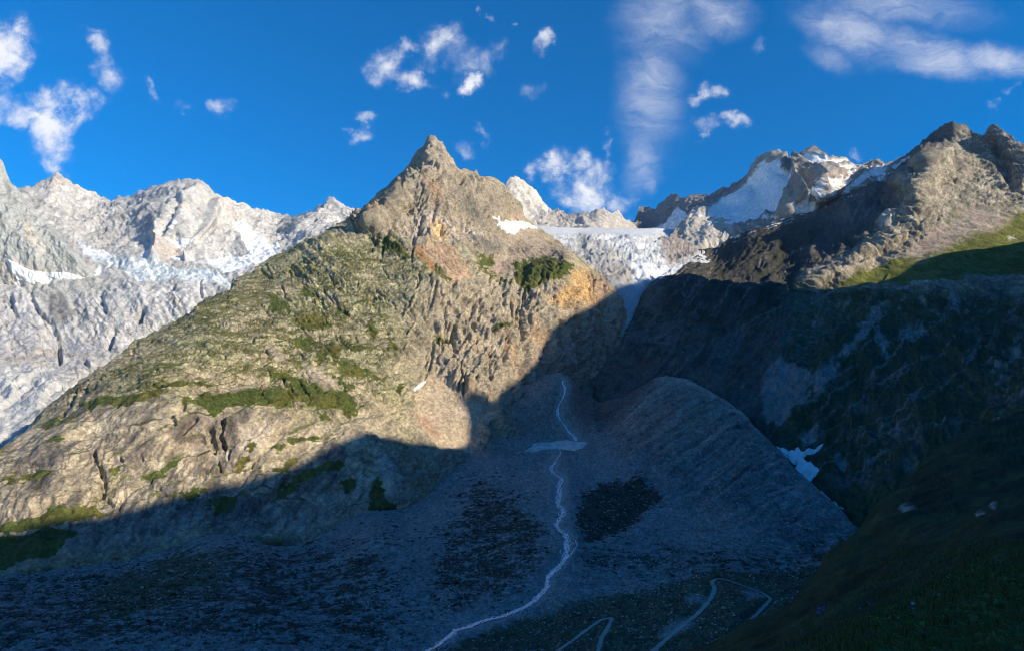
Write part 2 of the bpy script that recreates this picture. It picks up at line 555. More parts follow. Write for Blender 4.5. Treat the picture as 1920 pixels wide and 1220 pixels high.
# ================================================================== far left massif
def massif_relief(P, px, py, n):
    up = sm(py, 520, 430)          # 1 on the upper faces
    h = 60 * fbm(P, 600, 3, (1, 1, 2.2), 1, ridged=True) * (0.4 + 0.6 * up)
    h += 44 * fbm(P, 170, 5, (1, 1, 2.6), 5, gain=.64, ridged=True) * (0.45 + 0.55 * up)
    h += (10 + 8 * up) * fbm(P, 80, 4, (1.6, 1.6, 1.0), 21, gain=.68)
    # slabs below the glacier: cracks that run down to the right
    c = 0.75; R = np.array([[math.cos(c), 0, math.sin(c)], [0, 1, 0], [-math.sin(c), 0, math.cos(c)]])
    m1, _ = strata(P, 120, (.7, .2, .7), .22, 1.0, 320, .85)
    m2, _ = strata(P, 45, (.75, .2, .6), .28, 1.1, 330, .8)
    h += (1 - up) * (m1 + m2 + 9 * fbm(P, 60, 4, (3.0, 1.5, 0.7), 31, gain=.6, ridged=True, rot=R))
    m3, _ = strata(P, 60, (-.5, .2, .8), .25, 1.2, 340)
    h += up * m3
    for pts, w, d in (
        ([(372, 372), (340, 400), (318, 440), (308, 470), (290, 492)], [20, 22, 20, 22, 14], 70),
        ([(398, 395), (385, 430), (366, 462), (350, 492)], [12, 12, 10, 8], 60),
        ([(440, 400), (446, 430), (452, 460)], 12, 35),
    ):
        h += d * smask(px, py, pts, w)
    for pts, w, d in (
        ([(345, 395), (325, 440), (312, 462)], [9, 8, 5], -60),
        ([(390, 435), (372, 455), (350, 485)], [9, 9, 6], -60),
        ([(405, 350), (440, 385), (470, 430)], 10, -25),
        ([(268, 590), (262, 610)], 7, -55), ([(215, 625), (208, 650), (195, 670)], [7, 8, 5], -45), ([(300, 560), (330, 545)], 6, -25),
        ([(375, 538), (378, 560)], 5, -30), ([(60, 560), (72, 590), (95, 610), (110, 640)], 7, -30), ([(20, 560), (30, 600)], 8, -30),
        ([(190, 560), (200, 590)], 7, -30), ([(110, 650), (112, 690)], 6, -40), ([(160, 690), (166, 700)], 6, -60),
    ):
        h += d * smask(px, py, pts, w)
    return h


def massif_paint(P, px, py, n, h):
    wx, wy = warp(P, px, py, 260, 9, 3)
    N = len(px)
    c = np.tile(np.array([.50, .48, .46], np.float32), (N, 1))
    v = fbm(P, 260, 5, (1, 1, 1.6), 41, gain=.6)
    c = mixc(c, (.32, .315, .31), sm(v, 0.05, .5) * .8)
    c = mixc(c, (.58, .565, .55), sm(v, -0.1, -.5) * .7)
    v2 = fbm(P, 60, 4, (1, 1, 2.0), 45, gain=.65)
    c *= (1 + .45 * v2)[:, None]
    # warm patches
    c = mixc(c, (.56, .46, .37), .6 * sm(fbm(P, 300, 3, seed=51), .25, .5))
    low = sm(wy, 500, 560)
    streak = fbm(P, 70, 4, (.8, 1, 2.6), 61, gain=.65)
    c = mixc(c, (.19, .185, .18), low * sm(streak + .5 * v, .28, .6) * .75)
    sk = strokes(wx, wy, 90, -40, 330, 550, 720, (.45, .85), (18, 60), (2, 5), 705)
    c = mixc(c, (.15, .148, .145), sm(sk + .3 * v2, .15, .6) * .75)
    c = mixc(c, (.40, .39, .35), .75 * pmask(wx, wy, [(40, 525), (100, 520), (150, 520), (220, 530), (170, 560), (100, 560), (60, 560)], 8))
    c = mixc(c, (.14, .135, .13), .7 * pmask(wx, wy, [(85, 565), (120, 555), (150, 590), (120, 625), (95, 600)], 6))
    c = mixc(c, (.62, .61, .58), .7 * pmask(wx, wy, [(-80, 690), (60, 690), (140, 690), (120, 740), (20, 830), (-80, 860)], 14))
    c = mixc(c, (.50, .42, .36), .7 * pmask(wx, wy, [(300, 465), (330, 455), (350, 470), (345, 500), (300, 500)], 6))
    # brighter seracs and ice of the left glacier
    ice = pmask(wx, wy, [(150, 468), (175, 480), (235, 492), (300, 505), (360, 515), (400, 520), (432, 530), (440, 548), (400, 535), (330, 530), (260, 530), (235, 512), (190, 498), (160, 490)], 3)
    c = mixc(c, (.68, .72, .74), ice)
    c = mixc(c, (.30, .36, .40), ice * sm(fbm(P, 50, 3, (1, 1, 2), 71, ridged=True), .35, .7) * .6)
    snow = np.zeros(N, np.float32)
    for poly, s in (
        ([(433, 432), (445, 430), (470, 432), (476, 445), (490, 462), (510, 470), (530, 472), (518, 485), (495, 494), (470, 500), (440, 505), (430, 498), (470, 480), (455, 465), (440, 452)], 2),
        ([(320, 462), (345, 452), (362, 455), (360, 463), (340, 472), (335, 466)], 2),
        ([(384, 482), (400, 495), (430, 480), (450, 490), (420, 500), (390, 505)], 3),
        ([(318, 491), (350, 487), (340, 497), (325, 497)], 2), ([(335, 430), (342, 425), (336, 440), (330, 442)], 1.5),
        ([(262, 492), (280, 478), (292, 484), (280, 495)], 2), ([(258, 468), (266, 468), (262, 476), (257, 474)], 1.5),
        ([(185, 482), (225, 486), (222, 492), (190, 490)], 2), ([(400, 505), (470, 490), (510, 488), (480, 500), (455, 515), (420, 520)], 4),
        ([(150, 470), (170, 478), (178, 490), (160, 488)], 3), ([(172, 512), (190, 508), (198, 518), (180, 525), (165, 520)], 2),
        ([(272, 452), (284, 450), (282, 455)], 1.5), ([(250, 418), (255, 418), (254, 424)], 1.5), ([(350, 492), (372, 490), (366, 500)], 2),
    ):
        snow = np.maximum(snow, pmask(px + (wx - px) * .5, py + (wy - py) * .5, poly, s))
    c = c * np.array([.97, 1.0, 1.03], np.float32)
    c = mixc(c, (.80, .84, .89), sm(snow, .35, .65))
    return c


massif = layer('massif', -240, 720, 1.75,
    [(-90, 380), (-20, 370), (20, 368), (38, 357), (50, 357), (70, 350), (80, 345), (95, 341), (103, 331), (108, 328), (114, 332), (120, 338), (135, 348), (155, 358), (175, 367), (195, 373), (203, 380), (209, 383), (215, 379),
     (224, 373), (235, 375), (250, 375), (265, 366), (280, 360), (300, 352), (320, 346), (336, 343), (350, 345), (362, 342), (378, 344), (388, 352), (396, 362), (408, 370), (425, 376), (445, 382), (470, 392), (500, 402), (530, 407),
     (550, 410), (570, 407), (578, 401), (590, 402), (603, 390), (612, 388), (618, 378), (625, 378), (635, 386), (648, 394), (662, 398), (690, 410), (720, 420)],
    [(-90, 900), (0, 880), (150, 780), (300, 690), (440, 590), (560, 520), (720, 470)],
    [(-240, 380, 5300), (-240, 540, 3900), (-240, 760, 2550), (-90, 380, 5300), (0, 375, 5300), (108, 328, 5400), (210, 383, 5500), (300, 352, 5300), (370, 343, 5100), (450, 384, 5300), (550, 410, 5500), (625, 378, 5200), (700, 410, 5200),
     (150, 440, 4900), (250, 440, 4800), (350, 430, 4500), (450, 440, 4900), (520, 440, 5200), (560, 430, 5000), (600, 420, 4900), (200, 480, 4500), (300, 485, 4350), (350, 495, 4300), (420, 490, 4450), (500, 480, 4500), (560, 470, 4500), (640, 440, 4700),
     (170, 500, 4250), (260, 515, 4050), (360, 530, 3950), (430, 540, 3900), (100, 540, 3950), (0, 540, 3900), (-80, 540, 3900), (100, 600, 3650), (200, 590, 3700), (300, 580, 3720), (400, 570, 3760),
     (0, 640, 3350), (120, 690, 3000), (200, 660, 3350), (260, 640, 3550), (0, 740, 2380), (120, 740, 2250), (0, 830, 1850), (-80, 760, 2300), (100, 800, 1950), (60, 780, 2040), (500, 530, 3950), (300, 690, 3400), (650, 480, 4100)],
    massif_relief, massif_paint, pale_mat, obname='mountain_range', crest_jag=(5.5, 16))


# nearer grey cone at the left edge
def cone_relief(P, px, py, n):
    h = 45 * fbm(P, 420, 3, (1, 1, 2.4), 2, ridged=True)
    h += 42 * fbm(P, 130, 5, (1, 1, 2.8), 15, gain=.66, ridged=True)
    h += 8 * fbm(P, 40, 3, (1, 1, 1.5), 25, gain=.65)
    return h


def cone_paint(P, px, py, n, h):
    wx, wy = warp(P, px, py, 200, 7, 4)
    c = np.tile(np.array([.40, .39, .36], np.float32), (len(px), 1))
    v = fbm(P, 220, 5, (1, 1, 2.2), 42, gain=.6)
    c = mixc(c, (.29, .285, .265), sm(v, 0.0, .5) * .8)
    c = mixc(c, (.55, .53, .50), sm(v, -0.1, -.5) * .6)
    c = mixc(c, (.60, .50, .39), .75 * pmask(wx, wy, [(45, 432), (55, 430), (75, 458), (70, 470), (52, 465)], 4))
    c = mixc(c, (.56, .49, .42), .6 * pmask(wx, wy, [(78, 465), (88, 465), (92, 482), (80, 485)], 3))
    c = mixc(c, (.55, .47, .40), .6 * sm(py - (480 + px * .25), -6, 14))
    c *= (1 + .3 * fbm(P, 50, 4, (1, 1, 2.4), 46, gain=.65))[:, None]
    return c * np.array([.93, 1.0, 1.08], np.float32)


cone = layer('cone', -240, 205, 1.75,
    [(-240, 225), (-160, 190), (-90, 200), (-40, 240), (-15, 275), (0, 301), (6, 305), (12, 325), (20, 345), (30, 355), (40, 368), (60, 392), (90, 420), (110, 437), (125, 455), (140, 473), (155, 490), (170, 508), (188, 522), (205, 540)],
    [(-90, 560), (0, 560), (60, 560), (120, 560), (205, 560)],
    [(-240, 225, 4150), (-240, 520, 3950), (-90, 200, 4150), (0, 300, 4200), (40, 368, 4200), (90, 420, 4150), (140, 473, 4060), (188, 522, 4080), (0, 400, 4060), (-80, 400, 4050), (60, 470, 3980), (0, 490, 3930), (100, 505, 3990), (-80, 500, 3900), (150, 530, 4020), (0, 560, 3980), (100, 560, 4060)],
    cone_relief, cone_paint, pale_mat, obname='mountain', crest_jag=(3.0, 14))

# ================================================================== peaks behind the middle glacier
def back_relief(P, px, py, n):
    h = 70 * fbm(P, 500, 3, (1, 1, 2.2), 3, ridged=True)
    h += 55 * fbm(P, 160, 5, (1, 1, 2.6), 16, gain=.66, ridged=True)
    h += 10 * fbm(P, 60, 3, seed=26, gain=.65)
    return h


def back_paint(P, px, py, n, h):
    wx, wy = warp(P, px, py, 260, 6, 5)
    c = np.tile(np.array([.46, .43, .40], np.float32), (len(px), 1))
    c = mixc(c, (.60, .56, .51), pmask(wx, wy, [(930, 330), (1000, 330), (1040, 400), (1000, 430), (930, 430)], 8) * .8)
    v = fbm(P, 250, 5, (1, 1, 2.2), 43, gain=.6)
    c = mixc(c, (.30, .295, .29), sm(v, 0.0, .5) * .7)
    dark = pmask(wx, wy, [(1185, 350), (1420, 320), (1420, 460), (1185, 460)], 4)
    c = mixc(c, (.17, .175, .19), dark * .85)  # right-hand group coloured darker to stand for its shade
    c = mixc(c, (.85, .86, .88), sm(pmask(wx, wy, [(1235, 432), (1262, 405), (1275, 395), (1300, 420), (1290, 445), (1240, 445)], 3), .3, .7))
    c *= (1 + .3 * fbm(P, 60, 4, (1, 1, 2.4), 47, gain=.65))[:, None]
    return c


back = layer('back', 900, 1430, 1.8,
    [(900, 420), (930, 400), (945, 365), (951, 343), (956, 338), (965, 338), (975, 342), (981, 347), (986, 355), (993, 353), (1003, 360), (1008, 368), (1013, 378), (1022, 392), (1030, 400), (1040, 401), (1046, 394), (1052, 400), (1062, 406), (1072, 408),
     (1084, 411), (1092, 405), (1103, 403), (1112, 402), (1118, 398), (1126, 396), (1133, 391), (1138, 396), (1141, 404), (1148, 405), (1155, 401), (1161, 408), (1165, 415), (1175, 418), (1182, 424), (1188, 418), (1193, 404), (1197, 393), (1215, 393), (1228, 394), (1240, 383), (1250, 372),
     (1262, 368), (1268, 368), (1276, 375), (1287, 378), (1293, 373), (1305, 369), (1322, 369), (1326, 366), (1332, 372), (1345, 364), (1356, 357), (1368, 357), (1376, 350), (1390, 348), (1400, 338), (1430, 320)],
    [(900, 470), (1430, 470)],
    [(900, 400, 5200), (960, 338, 5400), (1040, 400, 5700), (1133, 391, 5600), (1182, 424, 6000), (1197, 393, 6200), (1265, 368, 5900), (1325, 366, 5600), (1430, 320, 5100), (960, 420, 4900), (1040, 425, 5200), (1130, 430, 5100), (1000, 460, 4600), (1200, 440, 5900),
     (1260, 430, 5600), (1300, 400, 5500), (1350, 430, 5050), (1200, 470, 5600), (1420, 460, 4600), (1100, 460, 4700)],
    back_relief, back_paint, pale_mat, obname='mountain_range', crest_jag=(4.5, 12))

# ================================================================== snowy peaks, right of the middle
def snowy_relief(P, px, py, n):
    snow = snowy_snow(px, py)
    k = 1 - sm(snow, .2, .8) * .85
    h = 55 * fbm(P, 420, 3, (1, 1, 2.0), 4, ridged=True) * (k * .7 + .3)
    h += 48 * fbm(P, 130, 5, (1, 1, 2.0), 17, gain=.66, ridged=True) * k
    h += 9 * fbm(P, 50, 3, seed=27, gain=.65) * k
    h += 3.0 * fbm(P, 90, 3, (2.5, 1, .6), seed=28, gain=.65) * (1 - k)
    for pts, w, d in (
        ([(1530, 285), (1512, 310), (1495, 345), (1500, 380)], [18, 20, 18, 12], 90),
        ([(1462, 292), (1460, 310)], 16, 50), ([(1380, 375), (1330, 395), (1300, 430)], 16, 20),
        ([(1400, 368), (1360, 380)], [18, 8], 35), ([(1560, 350), (1530, 370), (1510, 400)], 14, 45), ([(1640, 330), (1620, 360)], 12, 30),
    ):
        h += d * smask(px, py, pts, w)
    return h


SNOW_POLYS = [
    [(1400, 345), (1420, 322), (1440, 308), (1452, 308), (1457, 318), (1462, 330), (1480, 338), (1488, 345), (1480, 362), (1472, 385), (1468, 398), (1450, 402), (1440, 405), (1425, 420), (1400, 425), (1378, 430), (1365, 425), (1340, 422), (1318, 420), (1325, 410), (1330, 395), (1345, 385), (1352, 375), (1375, 365), (1390, 352)],
    [(1425, 312), (1440, 302), (1438, 310), (1428, 318)],
    [(1520, 300), (1535, 296), (1560, 302), (1585, 302), (1588, 306), (1570, 312), (1545, 315), (1530, 316), (1522, 310)], [(1518, 292), (1530, 290), (1526, 296)],
    [(1565, 316), (1590, 318), (1610, 325), (1600, 330), (1575, 326)], [(1548, 342), (1560, 340), (1580, 345), (1560, 355), (1548, 352)],
    [(1600, 340), (1625, 330), (1650, 325), (1668, 318), (1655, 330), (1635, 342), (1600, 352), (1570, 358)],
    [(1668, 318), (1690, 302), (1712, 297), (1695, 310), (1682, 322), (1672, 325)], [(1678, 335), (1696, 325), (1692, 333), (1680, 338)],
    [(1485, 392), (1500, 385), (1540, 375), (1590, 362), (1625, 352), (1600, 370), (1560, 385), (1520, 400), (1500, 410), (1485, 405)],
    [(1230, 520), (1262, 505), (1290, 485), (1312, 478), (1300, 492), (1270, 512), (1240, 528)],
]


def snowy_snow(px, py):
    s = np.zeros(px.shape, np.float32)
    for p in SNOW_POLYS[:-1]:
        s = np.maximum(s, pmask(px, py, p, 3))
    return s


def snowy_paint(P, px, py, n, h):
    wx, wy = warp(P, px, py, 160, 4, 6)
    c = np.tile(np.array([.34, .315, .29], np.float32), (len(px), 1))
    v = fbm(P, 220, 5, (1, 1, 1.6), 44, gain=.6)
    c = mixc(c, (.19, .185, .185), sm(v, -0.1, .4) * .7)
    c = mixc(c, (.42, .32, .25), .7 * pmask(wx, wy, [(1545, 330), (1600, 330), (1600, 360), (1570, 372), (1535, 360)], 8))
    c = mixc(c, (.50, .47, .42), .8 * pmask(wx, wy, [(1285, 395), (1325, 390), (1365, 410), (1380, 440), (1330, 500), (1230, 540), (1280, 470)], 6))
    c *= (1 + .35 * fbm(P, 60, 4, (1, 1, 1.8), 48, gain=.65))[:, None]
    s = snowy_snow(wx, wy)
    br = sm(fbm(P, 50, 4, (2, 1, .8), 49, gain=.7), .0, .35)
    patchy = pmask(wx, wy, [(1290, 420), (1400, 420), (1500, 400), (1640, 345), (1640, 365), (1500, 425), (1400, 445), (1330, 450)], 6)
    s = np.maximum(s, patchy * br)
    wide = pmask(wx, wy, [(1500, 360), (1560, 330), (1600, 335), (1680, 315), (1700, 330), (1640, 360), (1560, 385), (1500, 405)], 8)
    s = np.maximum(s, wide * sm(br + .25, .2, .7))
    c = mixc(c, (.85, .87, .89), sm(s, .3, .7))
    return c


snowy = layer('snowy', 1215, 1740, 1.7,
    [(1215, 470), (1250, 455), (1280, 425), (1287, 412), (1300, 395), (1312, 390), (1330, 389), (1350, 375), (1375, 362), (1393, 346), (1400, 335), (1408, 318), (1416, 306), (1430, 294), (1442, 291), (1450, 288), (1457, 289), (1463, 298), (1468, 306), (1473, 302),
     (1479, 306), (1487, 300), (1495, 295), (1505, 294), (1511, 291), (1519, 283), (1527, 281), (1535, 284), (1543, 292), (1553, 299), (1570, 302), (1585, 303), (1592, 309), (1600, 316), (1615, 316), (1630, 310), (1642, 307), (1650, 307), (1660, 313), (1675, 306), (1690, 298), (1740, 285)],
    [(1215, 560), (1280, 540), (1400, 480), (1500, 440), (1600, 400), (1740, 370)],
    [(1215, 470, 4400), (1285, 412, 4600), (1340, 385, 5000), (1393, 346, 4980), (1450, 288, 4750), (1480, 305, 4780), (1527, 281, 4480), (1590, 308, 4350), (1645, 307, 4400), (1700, 296, 4350), (1740, 285, 4350),
     (1310, 420, 4450), (1350, 400, 4700), (1400, 385, 4600), (1420, 350, 4780), (1440, 330, 4640), (1470, 345, 4400), (1400, 420, 4400), (1450, 400, 4300), (1500, 340, 4350), (1515, 300, 4560), (1480, 400, 4050), (1540, 330, 4080), (1540, 380, 4080), (1590, 350, 4150), (1650, 335, 4180),
     (1290, 460, 4250), (1240, 500, 4150), (1350, 455, 4250), (1430, 440, 4150), (1500, 420, 4180), (1600, 385, 4250), (1260, 540, 4000), (1700, 350, 4150)],
    snowy_relief, snowy_paint, pale_mat, obname='mountain_range', crest_jag=(5.0, 15))

# ================================================================== middle glacier
def glacier_relief(P, px, py, n):
    deb = 1.0
    c = 0.35; R = np.array([[math.cos(c), math.sin(c), 0], [-math.sin(c), math.cos(c), 0], [0, 0, 1]])
    steep = sm(py, 432, 452)
    h = steep * 24 * fbm(P, 110, 4, (1.6, .8, .8), 8, gain=.62, ridged=True, rot=R)
    h += steep * 15 * fbm(P, 34, 4, (1.6, .8, .8), 18, gain=.68, ridged=True, rot=R)
    h += 12 * fbm(P, 400, 3, seed=9)
    g1, _ = strata(P, 55, (.15, -.6, .8), .5, .9, 360)
    g2, _ = strata(P, 20, (-.2, -.5, .8), .5, 1.2, 370)
    h += steep * (g1 + g2)
    tongue = sm(py, 520, 545)
    h *= (1 - .5 * tongue)
    return h


def glacier_paint(P, px, py, n, h):
    wx, wy = warp(P, px, py, 160, 8, 7)
    c = np.tile(np.array([.66, .68, .70], np.float32), (len(px), 1))
    v = fbm(P, 90, 5, (1.6, 1, 1), 52, gain=.65)
    steep = sm(py, 436, 455)
    c = mixc(c, (.40, .44, .46), steep * sm(v, -.05, .3) * .9)
    v2 = fbm(P, 30, 4, (1, 1, 1), 53, gain=.7)
    deb = pmask(wx, wy, [(1090, 440), (1120, 455), (1150, 470), (1180, 500), (1200, 525), (1170, 560), (1120, 550), (1100, 500), (1065, 470)], 14)
    c = mixc(c, (.42, .40, .37), deb * (.55 + .45 * sm(v2, -.3, .3)))
    deb2 = pmask(wx, wy, [(1120, 500), (1190, 520), (1170, 575), (1120, 545)], 8)
    c = mixc(c, (.35, .32, .29), deb2 * .6)
    edge = sm(wx - (1020 + (wy - 440) * 1.35), 12, -14) * sm(wy, 440, 452)
    c = mixc(c, (.40, .35, .30), edge * .9)
    rk = pmask(wx, wy, [(1235, 450), (1262, 442), (1290, 445), (1320, 470), (1280, 500), (1250, 505), (1240, 480)], 5)
    c = mixc(c, (.36, .31, .27), rk * .95)
    c = mixc(c, (.80, .83, .86), .9 * sm(pmask(wx, wy, [(1180, 500), (1230, 505), (1260, 508), (1220, 528), (1190, 535)], 6), .3, .7))
    t = sm(wy, 525, 545)
    c = mixc(c, (.34, .40, .44), t * .9)
    c = mixc(c, (.22, .24, .25), t * sm(wx, 1170, 1150) * .8)
    c = mixc(c, (.30, .27, .25), sm(wy, 600, 635) * .9)
    return c


glacier = layer('glacier', 905, 1330, 1.6,
    [(905, 422), (985, 422), (1000, 423), (1060, 427), (1150, 428), (1190, 429), (1230, 428), (1262, 431), (1280, 438), (1300, 450), (1330, 470)],
    [(905, 600), (1000, 640), (1100, 680), (1330, 680)],
    [(905, 422, 3950), (1000, 423, 4250), (1100, 428, 4350), (1230, 428, 4450), (1330, 470, 4350), (1000, 450, 3650), (1060, 450, 3850), (1150, 450, 4000), (1230, 450, 4200), (1100, 480, 3500), (1180, 480, 3600), (1250, 480, 3800), (1310, 500, 3650), (1120, 520, 3000), (1200, 515, 3100), (1260, 520, 3400), (1160, 550, 2800), (1200, 540, 2880), (1230, 560, 2950), (1170, 600, 2630), (1190, 600, 2680), (1175, 660, 2560), (1000, 550, 3000), (1300, 600, 3100), (1300, 680, 3000), (1100, 680, 2600), (950, 480, 3450)],
    glacier_relief, glacier_paint, ice_mat, obname='glacier', back=((100, 8), (400, 10), (900, 0), (1300, -200)), crest_jag=(.8, 10))

# ================================================================== central mountain
SLAB = 1.05
RS = np.array([[math.cos(SLAB), 0, math.sin(SLAB)], [0, 1, 0], [-math.sin(SLAB), 0, math.cos(SLAB)]])


def main_zones(px, py):
    upper = pmask(px, py, [(640, 440), (700, 370), (760, 300), (800, 250), (830, 250), (880, 320), (980, 380), (985, 415), (940, 420), (945, 480), (880, 485), (820, 470), (760, 465), (720, 450)], 14)
    scree_r = pmask(px, py, [(945, 428), (1000, 435), (1050, 465), (1090, 500), (1040, 490), (990, 500), (960, 525), (920, 515), (900, 490), (940, 480)], 10)
    scree_o = pmask(px, py, [(778, 470), (800, 468), (850, 475), (885, 525), (850, 530), (820, 505)], 4)
    fan = pmask(px, py, [(775, 745), (800, 710), (840, 712), (870, 745), (925, 750), (900, 800), (880, 850), (820, 850), (780, 800)], 8)
    lowcliff = pmask(px, py, [(-80, 870), (60, 800), (190, 740), (330, 760), (450, 775), (560, 780), (640, 790), (700, 780), (720, 830), (760, 930), (560, 1000), (380, 1000), (200, 1050), (-80, 1100)], 20)
    return upper, scree_r, scree_o, fan, lowcliff


def main_relief(P, px, py, n):
    wx, wy = warp(P, px, py, 120, 7, 8)
    upper, scree_r, scree_o, fan, low = main_zones(wx, wy)
    rough = 1 - np.maximum.reduce([scree_r, scree_o, fan]) * .9
    right = sm(px, 720, 860) * sm(py, 500, 560)      # steep cliffs down to the gorge
    mead = (1 - low) * (1 - upper) * (1 - right)
    h = 22 * fbm(P, 420, 2, seed=10) * rough
    # upper pyramid: vertical ribs
    h += upper * (34 * fbm(P, 150, 4, (1, 1, 2.6), 12, gain=.6, ridged=True) + 17 * fbm(P, 45, 4, (1, 1, 2.4), 13, gain=.68, ridged=True))
    h += right * rough * (34 * fbm(P, 130, 4, (1, 1, 2.3), 14, gain=.62, ridged=True) + 15 * fbm(P, 40, 4, (1, 1, 1.9), 19, gain=.68, ridged=True))
    # shoulder: ice-worn rock broken into ledges and blocks
    dg = sm(wx, 500, 600) * sm(wy, 760, 660)
    a1, _ = strata(P, 46, (-.22, .1, 1), .42, .9, 200)
    b1, _ = strata(P, 40, (.8, .1, .75), .46, .9, 210)
    a2, _ = strata(P, 15, (-.3, .1, 1), .5, 1.1, 220)
    b2, _ = strata(P, 13, (.75, .1, .8), .55, 1.1, 230)
    h += mead * ((a1 + a2) * (1 - dg) + (b1 + b2) * dg)
    h += mead * (12 * fbm(P, 110, 4, (1.6, 1, .8), 20, gain=.62, ridged=True) + 5 * fbm(P, 30, 4, (1.5, 1, .8), 22, gain=.7, ridged=True))
    # lower slabs: broad smooth plates with long joints
    l1, _ = strata(P, 75, (-.30, .15, 1), .20, .8, 240, .88)
    l2, _ = strata(P, 34, (.85, .2, .45), .20, .7, 250, .8)
    h += low * (l1 + l2 * .8 + 14 * fbm(P, 150, 4, (2.6, 1.2, .7), 23, gain=.5, rot=RS, ridged=True) + 2.2 * fbm(P, 30, 3, (3.5, 1.2, .8), 24, gain=.6, rot=RS, ridged=True))
    e1, _ = strata(P, 30, (.1, .1, 1), .25, 1.2, 260)
    h += (upper + right * rough) * e1
    h += rough * (1 - .55 * low) * 3.4 * fbm(P, 15, 3, seed=29, gain=.75, ridged=True)
    h += (1 - rough) * 1.2 * fbm(P, 30, 3, (1, 1, 3), seed=30, gain=.7)
    gn = fbm(P, 26, 3, seed=34, gain=.7)
    k1 = strokes(wx, wy, 85, 780, 1130, 500, 740, (-.05, 1), (15, 60), (2.5, 6), 801)
    k2 = strokes(wx, wy, 60, 690, 960, 290, 450, (-.12, 1), (12, 45), (2.5, 6), 802)
    k3 = strokes(wx, wy, 80, 480, 770, 460, 740, (.6, .78), (15, 60), (2, 4.5), 803)
    k4 = strokes(wx, wy, 70, 120, 520, 570, 760, (.95, -.2), (15, 60), (2, 4), 804)
    k5 = strokes(wx, wy, 50, 760, 1120, 480, 740, (-.45, .85), (20, 70), (3, 7), 805)
    h -= rough * (15 * sm(k1, 0, .8) + 13 * sm(k2, 0, .8) + 8 * sm(k3, 0, .8) + 6 * sm(k4, 0, .8))
    h += rough * 9 * sm(k5, 0, .9)
    for pts, w, d in GULLIES:
        h += .75 * d * sm(smask(wx, wy, pts, np.array(w) * 1.1 if not np.isscalar(w) else w * 1.1), 0, .9) * (.7 + .6 * gn)
    return h


GULLIES = [
    ([(782, 338), (748, 380), (708, 418), (662, 438)], [12, 17, 17, 10], 55), ([(762, 335), (725, 368), (690, 398)], [8, 12, 10], -45),
    # gully between the green knob and the cliff
    ([(985, 500), (980, 540), (975, 580), (975, 620), (975, 680)], [12, 14, 12, 10, 10], -34),
    ([(965, 520), (972, 560), (972, 590)], [7, 8, 6], -20), ([(1050, 490), (1042, 512)], [9, 6], -26),
    ([(802, 565), (800, 585)], [6, 5], -26), ([(905, 560), (915, 580), (920, 600)], 6, -16), ([(940, 560), (943, 575)], 5, -18),
    ([(885, 608), (886, 618)], 5, -18), ([(950, 635), (940, 660), (945, 670)], 7, -16), ([(795, 680), (800, 700)], 7, -16), ([(850, 665), (848, 680)], 6, -12),
    # left ridge in shade: gullies falling to the left
    ([(712, 375), (690, 385), (672, 392)], [12, 14, 9], -60), ([(745, 335), (715, 352), (690, 368)], [10, 12, 10], -40), ([(790, 322), (783, 332)], [8, 6], -34),
    ([(740, 398), (715, 412), (690, 430)], [4, 5, 4], -20), ([(665, 425), (650, 432), (637, 442)], [9, 9, 6], -36), ([(690, 400), (672, 410)], [8, 6], -25),
    ([(860, 345), (858, 358)], [6, 5], -26), ([(792, 305), (780, 320)], [8, 8], -34),
    ([(880, 395), (872, 380)], 10, -14), ([(835, 470), (840, 450), (850, 430)], 8, 8),
    # dark overhangs on the left skyline
    ([(498, 492), (478, 502), (466, 512)], [8, 9, 5], -26), ([(436, 528), (430, 542)], [8, 6], -30), ([(375, 570), (378, 560)], [6, 4], -18),
    ([(258, 643), (248, 655)], [6, 6], -16), ([(142, 745), (137, 765)], [7, 5], -22), ([(125, 785), (118, 792)], [6, 4], -14), ([(165, 738), (155, 745)], [7, 5], -16),
    # lower band: the cave hollow, cracks
    ([(362, 795), (345, 812), (336, 822)], [7, 7, 5], -22), ([(325, 795), (327, 806)], [6, 5], -18), ([(345, 772), (333, 785)], [6, 5], -16),
    ([(418, 800), (412, 822), (420, 840), (425, 850)], [8, 8, 7, 5], -28), ([(392, 815), (398, 840), (400, 855)], [10, 12, 8], -24), ([(372, 830), (385, 840)], 8, -14), ([(408, 875), (412, 885)], [6, 4], -16),
    ([(434, 855), (432, 870)], [5, 4], -16), ([(382, 895), (378, 908)], [7, 5], -16), ([(370, 835), (350, 860)], [16, 12], -10),
    ([(178, 862), (182, 882), (190, 900)], [6, 6, 5], -24), ([(192, 905), (196, 925), (192, 942)], [8, 8, 6], -28), ([(200, 950), (210, 960)], [7, 6], -18),
    ([(282, 912), (262, 928), (232, 945), (222, 965)], [4, 4, 5, 5], -15), ([(230, 872), (232, 882)], [6, 5], -16), ([(268, 868), (270, 878)], 5, -12),
    ([(280, 928), (300, 932), (312, 940)], [5, 6, 4], -14), ([(50, 880), (120, 884), (175, 880)], [5, 5, 4], -8), ([(170, 820), (158, 850)], [10, 12], -8),
    # ledges catching grass
    ([(340, 770), (450, 775), (560, 775), (660, 768)], [7, 8, 8, 6], 5),
    # buttress and slabs in the shaded part
    ([(700, 830), (715, 870), (735, 910), (740, 930)], [10, 18, 22, 14], 16), ([(560, 890), (500, 940), (480, 960)], [6, 8, 6], -14), ([(640, 880), (620, 930), (615, 970)], [6, 8, 6], -12),
    ([(460, 900), (430, 940), (400, 990)], [8, 8, 6], -12), ([(340, 960), (310, 990), (290, 1010)], [8, 8, 6], -10), ([(680, 850), (690, 900), (680, 940)], [6, 8, 6], -14),
    ([(560, 860), (590, 840), (640, 820)], [4, 5, 4], -8), ([(540, 810), (500, 850), (470, 880), (450, 900)], [4, 5, 5, 4], -9), ([(500, 800), (470, 840), (440, 880)], 4, -7),
]

